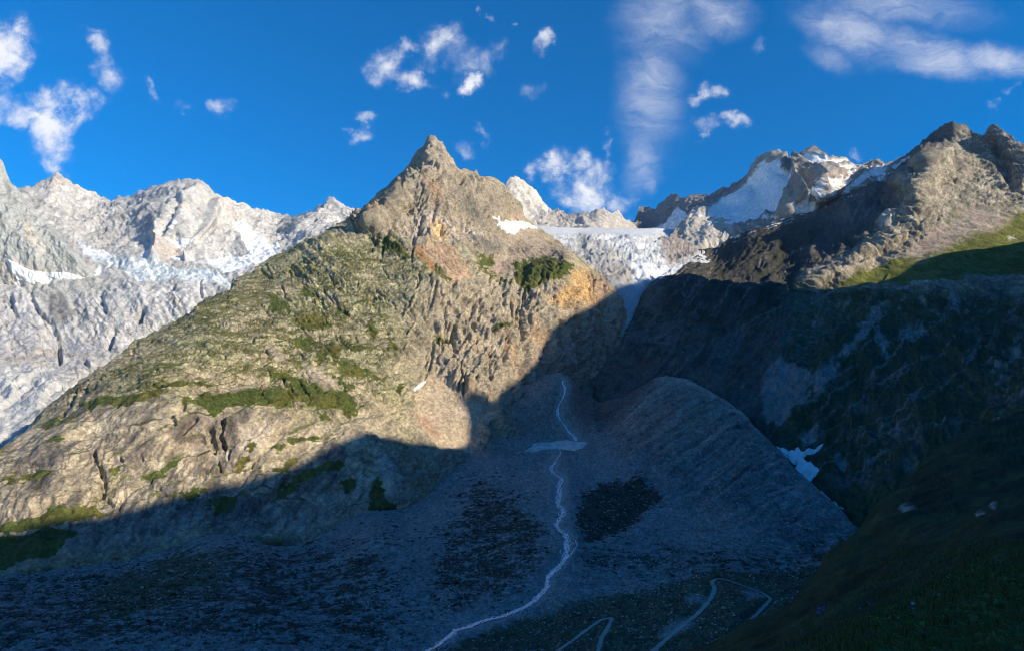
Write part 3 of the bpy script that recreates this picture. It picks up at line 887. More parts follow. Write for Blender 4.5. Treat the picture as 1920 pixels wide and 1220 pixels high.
GRASS_STRONG = [   # meadows (picture coordinates of their outline)
    [(345, 765), (400, 745), (450, 735), (500, 735), (560, 730), (610, 725), (655, 745), (665, 770), (640, 775), (590, 770), (560, 762), (520, 768), (470, 765), (420, 778), (400, 790), (380, 775)],
    [(215, 765), (260, 745), (330, 730), (400, 720), (400, 735), (340, 742), (290, 760), (230, 772)], [(160, 772), (200, 755), (240, 748), (235, 760), (190, 775)],
    [(545, 600), (590, 590), (620, 600), (630, 610), (600, 625), (560, 620)], [(500, 700), (540, 708), (600, 735), (620, 745), (560, 740), (510, 715)],
    [(590, 668), (620, 650), (640, 640), (660, 648), (690, 655), (650, 665), (625, 672), (600, 680)], [(555, 640), (590, 645), (610, 655), (590, 668), (560, 655)],
    [(630, 680), (670, 690), (700, 705), (660, 712), (635, 700)], [(622, 705), (640, 720), (660, 740), (650, 745), (630, 725)], [(680, 672), (705, 690), (720, 700), (700, 705), (680, 690)],
    [(725, 625), (735, 640), (745, 660), (738, 668), (728, 650)], [(695, 605), (705, 620), (700, 630), (690, 620)], [(630, 575), (655, 590), (650, 595), (632, 590)],
    [(640, 765), (665, 780), (650, 785), (625, 775)], [(600, 782), (615, 780), (620, 790), (602, 792)], [(505, 562), (535, 570), (540, 580), (510, 585)],
    [(565, 545), (600, 550), (590, 560), (570, 556)], [(720, 450), (760, 475), (780, 490), (740, 485), (715, 470)], [(690, 455), (715, 455), (712, 470), (692, 462)],
    [(820, 500), (845, 530), (860, 538), (840, 535), (818, 515)], [(812, 632), (845, 638), (840, 648), (815, 645)], [(925, 618), (955, 615), (955, 622), (930, 624)],
    [(960, 500), (985, 492), (1040, 485), (1060, 492), (1075, 505), (1050, 520), (1010, 540), (990, 550), (970, 530)], [(890, 490), (930, 485), (905, 505), (930, 530), (960, 540), (930, 532), (905, 515)],
    [(60, 980), (110, 965), (180, 970), (195, 978), (150, 985), (80, 1000), (0, 1005), (-40, 1010), (0, 990)], [(5, 905), (70, 890), (150, 885), (100, 900), (30, 915)], [(205, 900), (225, 890), (265, 878), (270, 882), (235, 895), (212, 908)],
    [(270, 905), (320, 875), (340, 870), (320, 895), (285, 915)], [(340, 935), (370, 922), (385, 928), (360, 938)], [(80, 810), (100, 795), (130, 800), (100, 815)], [(90, 842), (130, 830), (120, 840), (95, 846)],
    [(440, 890), (450, 870), (470, 855), (480, 840), (475, 855), (455, 880), (445, 900)], [(510, 845), (550, 830), (600, 822), (560, 835), (520, 850)], [(510, 880), (560, 865), (540, 878), (510, 888)], [(740, 730), (750, 722), (745, 745), (738, 745)],
    [(560, 890), (640, 870), (650, 880), (600, 895), (540, 925), (500, 950), (520, 925)], [(700, 900), (740, 960), (780, 1000), (740, 1010), (690, 960)], [(400, 945), (440, 935), (430, 965), (400, 975)],
    [(0, 1010), (90, 1000), (140, 1010), (100, 1060), (0, 1080), (-60, 1080)], [(640, 905), (670, 900), (665, 925), (645, 930)],
]


def main_paint(P, px, py, n, h):
    wx, wy = warp(P, px, py, 90, 9, 9)
    upper, scree_r, scree_o, fan, low = main_zones(wx, wy)
    right = sm(wx, 700, 860) * sm(wy, 500, 560)
    N = len(px)
    c = np.tile(np.array([.40, .335, .235], np.float32), (N, 1))
    v = fbm(P, 160, 5, (1, 1, 1.3), 54, gain=.6)
    v2 = fbm(P, 45, 4, (1, 1, 1.5), 55, gain=.65)
    c = mixc(c, (.25, .235, .205), sm(v, .0, .5) * .8)
    c = mixc(c, (.50, .43, .32), sm(v, -.1, -.5) * .7)
    mead = (1 - low) * (1 - upper) * (1 - right)
    g0 = fbm(P, 60, 3, (1.8, 1, .7), 603, gain=.65)
    # pale green lichen on the shoulder
    c = mixc(c, (.40, .385, .21), mead * .7 * sm(fbm(P, 200, 3, seed=56) + .3 * v2, -.35, .25))
    p1 = fbm(P, 38, 4, (1.5, 1, .8), 600, gain=.68)
    p2 = fbm(P, 17, 4, (1.6, 1, .8), 601, gain=.7)
    c = mixc(c, (.56, .49, .35), .6 * sm(p1, .08, .22))
    c = mixc(c, (.19, .17, .135), .6 * sm(-p1, .12, .26))
    turfy = mead * sm(fbm(P, 170, 3, seed=602), -.35, .2)
    c = mixc(c, (.120, .125, .042), turfy * .90 * sm(p2 + .45 * g0, -.03, .10))
    # cliffs over the gorge: warmer, rust stained
    c = mixc(c, (.38, .33, .25), right * .6)
    rust = pmask(wx, wy, [(830, 690), (900, 660), (980, 610), (1060, 590), (1150, 550), (1180, 600), (1100, 700), (1000, 760), (900, 750), (840, 740)], 40)
    c = mixc(c, (.43, .265, .155), rust * sm(fbm(P, 90, 4, (1, 1, 2.6), 57, gain=.6), -.1, .35) * .8)
    c = mixc(c, (.50, .43, .35), rust * sm(fbm(P, 70, 4, (1, 1, 1.4), 58, gain=.6), .1, .4) * .7)
    c = mixc(c, (.60, .38, .16), .9 * pmask(wx, wy, [(1068, 512), (1090, 510), (1110, 545), (1100, 575), (1050, 580), (1030, 570), (1060, 545)], 9))
    c = mixc(c, (.40, .25, .16), .6 * pmask(wx, wy, [(1090, 500), (1150, 540), (1150, 560), (1100, 580), (1105, 540)], 8))
    c = mixc(c, (.33, .17, .13), .5 * pmask(wx, wy, [(1000, 680), (1180, 600), (1200, 700), (1100, 770), (1000, 760)], 30))
    # upper pyramid
    c = mixc(c, (.29, .25, .195), upper * .6)
    c = mixc(c, (.42, .36, .29), upper * .7 * pmask(wx, wy, [(785, 285), (812, 255), (830, 270), (860, 325), (800, 330)], 8))
    c = mixc(c, (.50, .42, .34), upper * .9 * pmask(wx, wy, [(770, 420), (800, 400), (850, 425), (900, 440), (930, 465), (830, 468), (775, 465)], 12) * sm(v2, -.5, .1))
    c = mixc(c, (.68, .47, .24), .9 * pmask(wx, wy, [(805, 430), (815, 425), (835, 440), (835, 466), (808, 464)], 6))
    c = mixc(c, (.34, .21, .13), .7 * pmask(wx, wy, [(795, 330), (820, 345), (826, 380), (815, 385), (800, 355)], 7))
    c = mixc(c, (.16, .15, .13), .7 * pmask(wx, wy, [(855, 370), (880, 375), (900, 400), (905, 425), (880, 415), (860, 395)], 8))
    c = mixc(c, (.46, .28, .17), .9 * pmask(wx, wy, [(715, 388), (730, 395), (725, 405), (700, 422), (688, 428), (695, 415), (710, 405)], 4))
    c = mixc(c, (.17, .16, .15), .75 * pmask(wx, wy, [(875, 460), (900, 450), (940, 465), (938, 482), (895, 483)], 5))
    c = mixc(c, (.48, .35, .26), .8 * pmask(wx, wy, [(945, 405), (985, 410), (975, 418), (945, 414)], 3))
    # scree
    c = mixc(c, (.40, .325, .25), scree_r * .95)
    c = mixc(c, (.47, .33, .22), scree_o * .95)
    c = mixc(c, (.52, .26, .11), .9 * sm(smask(wx, wy, [(780, 472), (800, 495), (825, 518), (850, 530)], [5, 7, 6, 3]), .1, .7))
    c = mixc(c, (.42, .30, .24), .8 * pmask(wx, wy, [(925, 495), (950, 490), (950, 510), (938, 520), (925, 510)], 6))
    c = mixc(c, (.52, .42, .30), fan * .9)
    c = mixc(c, (.36, .22, .15), .7 * pmask(wx, wy, [(765, 785), (800, 785), (825, 815), (810, 820), (780, 800)], 6))
    # lower slabs: dark water streaks and pale bare rock
    st = fbm(P, 60, 4, (4.5, 1.5, .8), 59, gain=.6, rot=RS)
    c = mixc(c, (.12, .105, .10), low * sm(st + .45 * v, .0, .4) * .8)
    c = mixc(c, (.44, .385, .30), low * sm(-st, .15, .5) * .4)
    c = mixc(c, (.20, .195, .185), low * .65 * sm(wy + .12 * wx, 960, 1040))  # lower rock greyed and darkened to deepen the shade there
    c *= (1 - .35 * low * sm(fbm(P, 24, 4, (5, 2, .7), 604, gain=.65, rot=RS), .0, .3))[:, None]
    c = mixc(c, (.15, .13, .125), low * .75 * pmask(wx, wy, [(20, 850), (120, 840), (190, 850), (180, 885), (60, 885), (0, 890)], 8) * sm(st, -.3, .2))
    c = mixc(c, (.20, .165, .14), .7 * pmask(wx, wy, [(340, 800), (370, 785), (420, 790), (440, 830), (410, 870), (350, 860), (330, 840)], 8) * sm(v2, -.4, .2))
    z1 = [(-60, 880), (100, 820), (330, 775), (450, 800), (440, 900), (380, 960), (200, 1000), (-60, 1040)]
    sk = strokes(wx, wy, 150, -40, 450, 780, 980, (-.42, .9), (22, 75), (2.5, 6), 701, z1)
    c = mixc(c, (.115, .10, .098), sm(sk + .25 * v2, .15, .6) * .75)
    sk = strokes(wx, wy, 90, 200, 760, 850, 1040, (-.45, .85), (25, 90), (2.5, 7), 702)
    c = mixc(c, (.085, .085, .085), low * sm(sk + .25 * v2, .15, .6) * .7)
    sk = strokes(wx, wy, 45, 180, 740, 880, 1030, (-.4, .85), (30, 80), (5, 12), 703)
    c = mixc(c, (.32, .31, .29), low * sm(sk + .3 * v2, .25, .7) * .55)
    sk = strokes(wx, wy, 42, 0, 660, 810, 960, (.9, -.36), (25, 85), (2, 4), 704)
    c = mixc(c, (.11, .12, .035), low * sm(sk + .35 * v2, .2, .5) * .85)
    c = mixc(c, (.54, .46, .36), .8 * pmask(wx, wy, [(455, 805), (500, 795), (510, 810), (490, 850), (465, 870), (450, 850)], 7))
    c = mixc(c, (.50, .42, .34), .7 * pmask(wx, wy, [(345, 840), (400, 855), (440, 850), (430, 870), (350, 870)], 6) * sm(v2, -.3, .2))
    c = mixc(c, (.40, .38, .33), .8 * pmask(wx, wy, [(705, 840), (725, 870), (750, 915), (740, 935), (715, 925), (705, 880)], 4))
    # grass: low-angle ledges and the outlined meadows
    g = fbm(P, 70, 5, (1.5, 1, .8), 60, gain=.65)
    flat = n[:, 2]
    gm = mead * pmask(wx, wy, [(150, 790), (330, 590), (560, 470), (700, 440), (800, 500), (800, 640), (760, 790), (500, 800), (300, 790)], 40)
    gr = gm * sm(g * .8 + .5 * fbm(P, 20, 3, (1.8, 1, .7), 100, gain=.7) + (flat - .60) * 1.8, .0, .30) * .85
    gr = np.maximum(gr, low * sm(flat + .5 * g, .80, .95) * .8)
    gr = np.maximum(gr, right * sm(flat + .4 * g, .85, 1.0) * .5)
    strong = np.zeros(N, np.float32)
    for p in GRASS_STRONG:
        strong = np.maximum(strong, pmask(wx, wy, p, 7))
    g3 = fbm(P, 26, 4, (1.8, 1, .7), 99, gain=.7)
    gr = np.maximum(gr, sm(strong * 1.1 + .5 * g + 1.1 * g3, .36, .56) * sm(strong, 0, .2))
    gr *= 1 - np.maximum(scree_o, fan) * .9
    for p in ([(675, 683), (700, 690), (722, 702), (715, 705), (690, 695)], [(500, 655), (520, 660), (540, 680), (520, 690), (505, 672)], [(565, 690), (600, 700), (630, 735), (600, 725), (575, 710)], [(625, 642), (640, 650), (630, 655)],
              [(560, 705), (600, 695), (640, 740), (610, 735)], [(400, 735), (470, 728), (480, 733), (420, 742)], [(455, 715), (520, 722), (480, 730)]):
        b = pmask(wx, wy, p, 4)
        gr *= 1 - b * .9
        c = mixc(c, (.44, .37, .285), b * .7)
    gcol = np.array([.068, .088, .024], np.float32) + np.outer(sm(fbm(P, 120, 3, seed=62), -.1, .5), [.055, .025, .008])
    c = c * (1 - gr[:, None]) + gcol * gr[:, None]
    c *= (1 + .4 * v2 + .35 * fbm(P, 14, 3, seed=63, gain=.7))[:, None]
    CALM.append((1 - .65 * low - .3 * gr * (1 - low)).astype(np.float32))
    # snow left on the shoulder, small patch at the head of the fan
    s = pmask(wx * .5 + px * .5, wy * .5 + py * .5, [(912, 413), (935, 418), (960, 420), (1000, 425), (1010, 432), (975, 432), (965, 442), (940, 440), (925, 422)], 2)
    s = np.maximum(s, pmask(px, py, [(770, 735), (785, 722), (798, 718), (790, 727), (774, 738)], 1.2))
    c = mixc(c, (.86, .87, .88), sm(s, .35, .65))
    return c


main = layer('main', -240, 1205, 1.6,
    [(-240, 965), (-80, 892), (-20, 860), (0, 847), (40, 820), (60, 800), (78, 775), (90, 765), (100, 757), (130, 733), (150, 715), (170, 702), (200, 682), (225, 665), (250, 645), (262, 640), (300, 622), (340, 602), (362, 590), (378, 568), (395, 560), (430, 545), (434, 528), (450, 522), (475, 508), (500, 488),
     (520, 482), (545, 470), (562, 460), (580, 452), (600, 444), (620, 430), (640, 420), (658, 408), (668, 398), (690, 382), (700, 372), (715, 358), (732, 343), (748, 330), (762, 318), (772, 310), (777, 298), (782, 290), (790, 282), (797, 272), (803, 263), (808, 257), (815, 256), (820, 264), (826, 270),
     (829, 267), (833, 280), (840, 292), (848, 302), (854, 316), (862, 323), (870, 321), (880, 324), (888, 328), (892, 323), (900, 333), (915, 335), (930, 338), (942, 348), (952, 358), (962, 372), (970, 384), (976, 398), (980, 414), (1000, 424), (1020, 440), (1040, 452), (1060, 468), (1085, 488), (1110, 508), (1135, 530), (1150, 545), (1162, 575), (1172, 630), (1185, 690), (1205, 740)],
    [(-80, 1150), (0, 1140), (200, 1110), (400, 1040), (560, 1060), (760, 1010), (870, 920), (950, 850), (1050, 800), (1205, 800)],
    [(-240, 965, 1150), (-240, 1120, 1000), (812, 258, 2900), (770, 310, 2950), (740, 338, 2980), (690, 382, 2880), (662, 407, 2720), (775, 345, 2680), (742, 385, 2530), (700, 425, 2430), (600, 442, 2450), (520, 482, 2350), (430, 540, 2150), (340, 600, 1980), (250, 645, 1850), (130, 733, 1650), (60, 800, 1520), (0, 848, 1440), (-80, 892, 1340),
     (862, 323, 2950), (940, 345, 3080), (978, 400, 3180), (1040, 452, 3120), (1110, 508, 2860), (1150, 545, 2720), (1172, 630, 2620), (1190, 720, 2500), (1205, 790, 2420),
     (810, 340, 2680), (810, 400, 2540), (820, 468, 2400), (760, 400, 2560), (740, 440, 2440), (900, 400, 2740), (910, 478, 2500), (880, 440, 2580), (945, 470, 2640), (1000, 470, 2780), (1060, 492, 2640), (1060, 560, 2420), (1110, 560, 2520), (1000, 510, 2500), (930, 520, 2420), (860, 520, 2250), (790, 500, 2240), (860, 600, 2110),
     (860, 700, 1950), (900, 750, 1880), (1000, 650, 2180), (960, 700, 2040), (1000, 740, 2120), (1060, 700, 2260), (1060, 760, 2200), (1100, 650, 2430), (850, 830, 1760), (800, 780, 1790), (780, 720, 1860), (700, 450, 2420), (650, 480, 2290), (600, 520, 2150), (500, 560, 2030), (700, 550, 2100), (700, 650, 1880), (600, 650, 1800), (500, 660, 1700), (600, 750, 1600), (700, 760, 1680),
     (400, 680, 1610), (300, 720, 1520), (200, 760, 1500), (400, 760, 1500), (400, 800, 1470), (400, 860, 1440), (300, 850, 1390), (200, 820, 1420), (100, 850, 1350), (0, 900, 1300), (500, 800, 1500), (500, 870, 1450), (500, 940, 1400), (600, 850, 1520), (690, 820, 1580), (700, 900, 1500), (200, 950, 1260), (0, 1000, 1170), (300, 980, 1260), (400, 1000, 1260), (100, 1060, 1130), (500, 1010, 1300), (600, 980, 1380), (740, 930, 1500),
     (0, 1150, 1060), (300, 1150, 1120), (600, 1100, 1280), (800, 1000, 1520), (900, 900, 1760), (1000, 850, 1900)],
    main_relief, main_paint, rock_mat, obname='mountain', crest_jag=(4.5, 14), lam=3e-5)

# ================================================================== right-hand mountain
def right_zones(px, py):
    spur = pmask(px, py, [(1480, 552), (1510, 511), (1550, 494), (1590, 478), (1622, 452), (1658, 422), (1690, 398), (1697, 340), (1722, 300), (1772, 283), (1785, 262), (1800, 245), (1830, 240), (1870, 232), (2060, 250), (2060, 620), (1480, 620)], 10)
    turf = pmask(px, py, [(1640, 545), (1560, 545), (1600, 520), (1700, 480), (1760, 440), (1780, 400), (1830, 380), (1900, 400), (2060, 430), (2060, 500), (1900, 520)], 14)
    talus = pmask(px, py, [(1700, 480), (1740, 440), (1790, 400), (1840, 385), (1900, 405), (1870, 430), (1820, 440), (1780, 460), (1720, 490)], 10)
    return spur, turf, talus


def right_relief(P, px, py, n):
    wx, wy = warp(P, px, py, 130, 7, 10)
    spur, turf, talus = right_zones(wx, wy)
    calm = np.maximum(turf, talus) * .75
    c = -0.7; R = np.array([[math.cos(c), 0, math.sin(c)], [0, 1, 0], [-math.sin(c), 0, math.cos(c)]])
    crag = spur * (1 - calm)
    h = 14 * fbm(P, 500, 2, seed=64)
    s1, _ = strata(P, 80, (.5, .1, .85), .34, .8, 300)
    s2, _ = strata(P, 27, (.55, .1, .8), .42, 1.0, 310)
    h += crag * (s1 + s2 + 26 * fbm(P, 200, 4, (1.3, 1, 1.2), 65, gain=.6, ridged=True) + 14 * fbm(P, 45, 4, (1.4, 1, .9), 66, gain=.7, ridged=True, rot=R))
    sh = 1 - spur
    c = 0.65; R2 = np.array([[math.cos(c), 0, math.sin(c)], [0, 1, 0], [-math.sin(c), 0, math.cos(c)]])
    h += sh * (34 * fbm(P, 150, 4, (4, .9, 1.2), 67, gain=.6, rot=FLANK_FALL, ridged=True) + 15 * fbm(P, 45, 4, (4, .9, 1.2), 68, gain=.66, rot=FLANK_FALL, ridged=True))
    h += 3.4 * fbm(P, 16, 3, seed=69, gain=.75) * (1 - .6 * turf)
    for pts, w, d in (
        ([(1490, 548), (1530, 530), (1580, 515), (1630, 500)], [14, 16, 14, 8], 26), ([(1610, 482), (1640, 475), (1690, 450)], [14, 16, 10], 26),
        ([(1660, 415), (1700, 408), (1750, 400)], [12, 13, 8], 24), ([(1690, 345), (1730, 310), (1775, 295)], [14, 16, 14], 34), ([(1680, 360), (1677, 375)], [4, 4], 20),
        ([(1650, 436), (1600, 470)], 7, -22), ([(1645, 545), (1665, 520)], 4, 6), ([(1860, 270), (1880, 310), (1900, 350)], [14, 20, 16], -50), ([(1780, 290), (1790, 320)], 10, -25),
    ):
        h += d * sm(smask(wx, wy, pts, w), 0, 1)
    return h


PALE_SLABS = [
    [(1440, 700), (1470, 690), (1520, 700), (1530, 730), (1510, 780), (1480, 820), (1455, 815), (1430, 790)],
    [(1520, 720), (1560, 690), (1600, 640), (1630, 590), (1650, 580), (1660, 600), (1620, 650), (1580, 690), (1560, 740), (1530, 770)],
    [(1560, 605), (1580, 590), (1575, 610), (1560, 615)], [(1680, 530), (1700, 505), (1705, 540), (1690, 560)], [(1730, 500), (1765, 490), (1770, 505), (1745, 515), (1730, 510)],
    [(1635, 620), (1660, 640), (1665, 680), (1640, 670), (1630, 640)], [(1690, 620), (1730, 620), (1740, 640), (1690, 670), (1685, 640)], [(1780, 560), (1760, 520), (1800, 560), (1795, 600), (1770, 590)],
    [(1860, 480), (1920, 470), (1860, 510), (1830, 540), (1840, 510)], [(1870, 690), (1920, 650), (1920, 680), (1860, 720)], [(1840, 800), (1860, 780), (1865, 795), (1845, 820)], [(1500, 830), (1530, 800), (1530, 840), (1510, 850)],
    [(1700, 850), (1790, 790), (1780, 805), (1700, 865)], [(1560, 850), (1600, 900), (1560, 880)],
]


def right_paint(P, px, py, n, h):
    wx, wy = warp(P, px, py, 100, 8, 12)
    spur, turf, talus = right_zones(wx, wy)
    N = len(px)
    c = np.tile(np.array([.32, .285, .225], np.float32), (N, 1))
    v = fbm(P, 150, 5, (1, 1, 1.2), 72, gain=.6)
    v2 = fbm(P, 45, 4, seed=73, gain=.65)
    c = mixc(c, (.20, .19, .165), sm(v, .0, .5) * .7)
    c = mixc(c, (.42, .375, .30), sm(v, -.1, -.5) * .6)
    c = mixc(c, (.15, .15, .15), .7 * pmask(wx, wy, [(1770, 240), (1830, 240), (1860, 235), (2060, 260), (2060, 380), (1900, 330), (1850, 310), (1800, 270)], 14))
    p1 = fbm(P, 40, 4, (1.7, 1, .8), 610, gain=.68, rot=np.array([[.85, 0, -.5], [0, 1, 0], [.5, 0, .85]]))
    c = mixc(c, (.55, .48, .36), .6 * sm(p1, .06, .2))
    c = mixc(c, (.15, .14, .11), .6 * sm(-p1, .08, .22))
    # shaded left flank: turf and rock with shade put into the colour
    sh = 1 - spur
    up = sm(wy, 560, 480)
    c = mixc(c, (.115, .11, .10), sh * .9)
    g = fbm(P, 70, 5, (3, .9, 1), 74, gain=.66, rot=FLANK_FALL)
    c = mixc(c, (.05, .06, .035), sh * sm(g, -.15, .25) * .75 * sm(wy, 400, 470))
    c = mixc(c, (.24, .17, .14), sh * .7 * pmask(wx, wy, [(1130, 640), (1260, 560), (1300, 640), (1240, 760), (1100, 760)], 30) * sm(v2, -.4, .4))
    c = mixc(c, (.22, .11, .09), sh * .8 * pmask(wx, wy, [(1130, 690), (1230, 680), (1250, 700), (1180, 760), (1100, 770)], 14) * sm(v, -.3, .2))
    c = mixc(c, (.28, .25, .22), sh * .7 * pmask(wx, wy, [(1540, 420), (1600, 405), (1650, 400), (1640, 430), (1560, 480), (1500, 500)], 14))
    c *= (1 - .5 * sh * sm(wy, 390, 440) * sm(wy, 640, 560) * sm(wx, 1220, 1260))[:, None]  # further darkening in place of shade the flank lacks
    # below the shadow line the turf colour is darkened as shade, with pale slabs
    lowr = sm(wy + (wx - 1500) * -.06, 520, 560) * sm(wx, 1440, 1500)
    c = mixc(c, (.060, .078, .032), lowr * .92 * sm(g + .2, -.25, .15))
    c = mixc(c, (.14, .15, .14), .7 * pmask(wx, wy, [(1380, 740), (1460, 680), (1480, 560), (1560, 560), (1560, 640), (1440, 740), (1400, 790)], 16) * sm(v2, -.3, .3))
    ps = np.zeros(N, np.float32)
    for p in PALE_SLABS:
        ps = np.maximum(ps, pmask(wx, wy, p, 10))
    sl = fbm(P, 30, 4, (6, .9, 1.3), 611, gain=.7, rot=FLANK_FALL)
    c = mixc(c, (.30, .295, .29), sm(ps * .9 + .9 * sl + .25 * v, .38, .8) * .85)
    sgc = fbm(P, 60, 4, (7, .9, 1.3), 75, gain=.65, rot=FLANK_FALL)
    c = mixc(c, (.24, .235, .23), .5 * sm(sgc, .2, .5) * sm(wy, 560, 640) * sm(wx, 1560, 1650))
    sk = strokes(wx, wy, 90, 1560, 1990, 520, 900, (-.85, .62), (30, 120), (2, 7), 706)
    c = mixc(c, (.25, .25, .245), lowr * sm(sk + .5 * v2, .3, .8) * .65)
    sk = strokes(wx, wy, 70, 1200, 1560, 420, 760, (-.75, .7), (30, 110), (2, 6), 707)
    c = mixc(c, (.25, .23, .205), sh * sm(sk + .5 * v2, .3, .8) * .5)
    # lit turf and talus
    gg = sm(turf + .6 * g + .2 * v2, .45, .75) * (1 - talus * sm(v2, -.5, .1)) * spur
    gcol = np.array([.10, .115, .028], np.float32) + np.outer(sm(v2, -.3, .4), [.05, .04, .01])
    c = c * (1 - gg[:, None]) + gcol * gg[:, None]
    g2 = spur * (1 - turf) * sm(n[:, 2] + .5 * g, .78, .95) * .6
    c = mixc(c, (.12, .13, .045), g2)
    c = mixc(c, (.37, .29, .235), talus * sm(fbm(P, 60, 3, seed=76), -.3, .1) * .85)
    c = mixc(c, (.50, .46, .39), .8 * pmask(wx, wy, [(1650, 430), (1662, 410), (1680, 412), (1675, 430)], 4))
    c = mixc(c, (.55, .52, .47), .8 * pmask(wx, wy, [(1888, 450), (1900, 442), (1906, 448), (1895, 455)], 2))
    c *= (1 + .4 * v2 + .35 * fbm(P, 14, 3, seed=77, gain=.7))[:, None]
    CALM.append((1 - .5 * turf).astype(np.float32))
    s = pmask(wx, wy, [(1700, 297), (1712, 296), (1690, 312), (1672, 325), (1668, 320)], 3)
    s = np.maximum(s, pmask(wx, wy, SNOW_POLYS[-1], 3))
    br = sm(fbm(P, 40, 4, (2, 1, .8), 78, gain=.7), .1, .35)
    s = np.maximum(s, br * pmask(wx, wy, [(1330, 455), (1400, 425), (1520, 395), (1600, 365), (1620, 372), (1530, 405), (1440, 440), (1350, 470)], 5))
    c = mixc(c, (.84, .86, .88), sm(s, .35, .7))
    return c


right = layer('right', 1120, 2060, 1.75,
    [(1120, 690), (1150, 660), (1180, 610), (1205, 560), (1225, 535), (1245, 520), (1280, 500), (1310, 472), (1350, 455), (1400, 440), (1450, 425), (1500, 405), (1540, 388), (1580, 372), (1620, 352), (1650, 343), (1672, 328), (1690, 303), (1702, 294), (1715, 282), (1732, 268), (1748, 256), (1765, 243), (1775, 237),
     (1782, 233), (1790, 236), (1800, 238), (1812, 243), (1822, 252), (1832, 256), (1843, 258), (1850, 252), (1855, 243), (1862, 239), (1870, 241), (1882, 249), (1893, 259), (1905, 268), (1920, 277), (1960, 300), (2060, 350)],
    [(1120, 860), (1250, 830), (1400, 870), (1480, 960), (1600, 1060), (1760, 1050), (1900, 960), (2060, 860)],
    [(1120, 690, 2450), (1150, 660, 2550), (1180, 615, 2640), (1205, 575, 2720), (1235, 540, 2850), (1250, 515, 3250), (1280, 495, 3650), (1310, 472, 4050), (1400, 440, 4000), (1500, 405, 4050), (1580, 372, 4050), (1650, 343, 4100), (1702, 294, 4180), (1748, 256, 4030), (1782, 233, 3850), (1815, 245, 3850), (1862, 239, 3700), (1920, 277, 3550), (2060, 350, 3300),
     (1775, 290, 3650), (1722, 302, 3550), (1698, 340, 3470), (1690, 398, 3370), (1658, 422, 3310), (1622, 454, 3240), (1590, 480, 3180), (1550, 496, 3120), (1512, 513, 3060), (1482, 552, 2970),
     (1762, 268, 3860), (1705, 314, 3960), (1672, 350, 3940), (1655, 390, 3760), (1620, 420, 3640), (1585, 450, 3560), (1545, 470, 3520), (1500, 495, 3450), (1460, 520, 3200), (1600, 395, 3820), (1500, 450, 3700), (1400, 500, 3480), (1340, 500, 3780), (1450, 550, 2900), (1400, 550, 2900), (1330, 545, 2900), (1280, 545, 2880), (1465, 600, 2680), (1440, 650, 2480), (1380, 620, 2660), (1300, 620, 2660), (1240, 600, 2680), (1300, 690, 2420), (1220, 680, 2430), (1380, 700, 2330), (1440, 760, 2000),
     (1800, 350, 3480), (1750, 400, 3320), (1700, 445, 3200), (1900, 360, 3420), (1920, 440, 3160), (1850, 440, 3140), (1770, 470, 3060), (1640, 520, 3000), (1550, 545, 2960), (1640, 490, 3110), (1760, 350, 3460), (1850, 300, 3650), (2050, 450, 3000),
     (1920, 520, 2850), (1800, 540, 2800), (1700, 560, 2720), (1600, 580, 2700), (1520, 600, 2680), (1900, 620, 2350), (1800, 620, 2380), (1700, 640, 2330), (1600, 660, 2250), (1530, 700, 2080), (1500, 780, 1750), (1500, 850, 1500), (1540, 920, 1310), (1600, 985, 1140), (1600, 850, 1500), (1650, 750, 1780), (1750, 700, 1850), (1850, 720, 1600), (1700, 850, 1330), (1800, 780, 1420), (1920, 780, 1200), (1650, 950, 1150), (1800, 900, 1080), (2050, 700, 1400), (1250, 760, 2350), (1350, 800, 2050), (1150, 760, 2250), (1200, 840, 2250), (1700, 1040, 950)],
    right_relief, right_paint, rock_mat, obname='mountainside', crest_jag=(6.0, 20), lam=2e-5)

# ================================================================== valley floor with the moraine
STREAM = [(1056, 712), (1060, 728), (1055, 745), (1048, 760), (1046, 772), (1050, 785), (1058, 795), (1066, 806), (1074, 815), (1080, 824)]
STREAM2 = [(1040, 862), (1033, 876), (1040, 888), (1055, 895), (1048, 908), (1050, 925), (1046, 940), (1055, 952), (1050, 968), (1042, 980), (1052, 992), (1064, 1004), (1060, 1020), (1062, 1036), (1052, 1052), (1040, 1064), (1024, 1078), (1026, 1092), (1014, 1108), (1000, 1122), (970, 1138), (940, 1150), (905, 1158), (880, 1168), (850, 1176), (838, 1190), (815, 1206), (780, 1226)]


TRACKS = [[(1222, 1222), (1270, 1180), (1308, 1150), (1333, 1122), (1341, 1103), (1334, 1090), (1345, 1083), (1368, 1088), (1400, 1100), (1428, 1110), (1446, 1122), (1422, 1148), (1392, 1175), (1352, 1205), (1335, 1228)],
          [(1036, 1226), (1078, 1197), (1108, 1174), (1128, 1161), (1148, 1157), (1141, 1174), (1128, 1195), (1120, 1226)]]


SRS = np.random.RandomState(21)


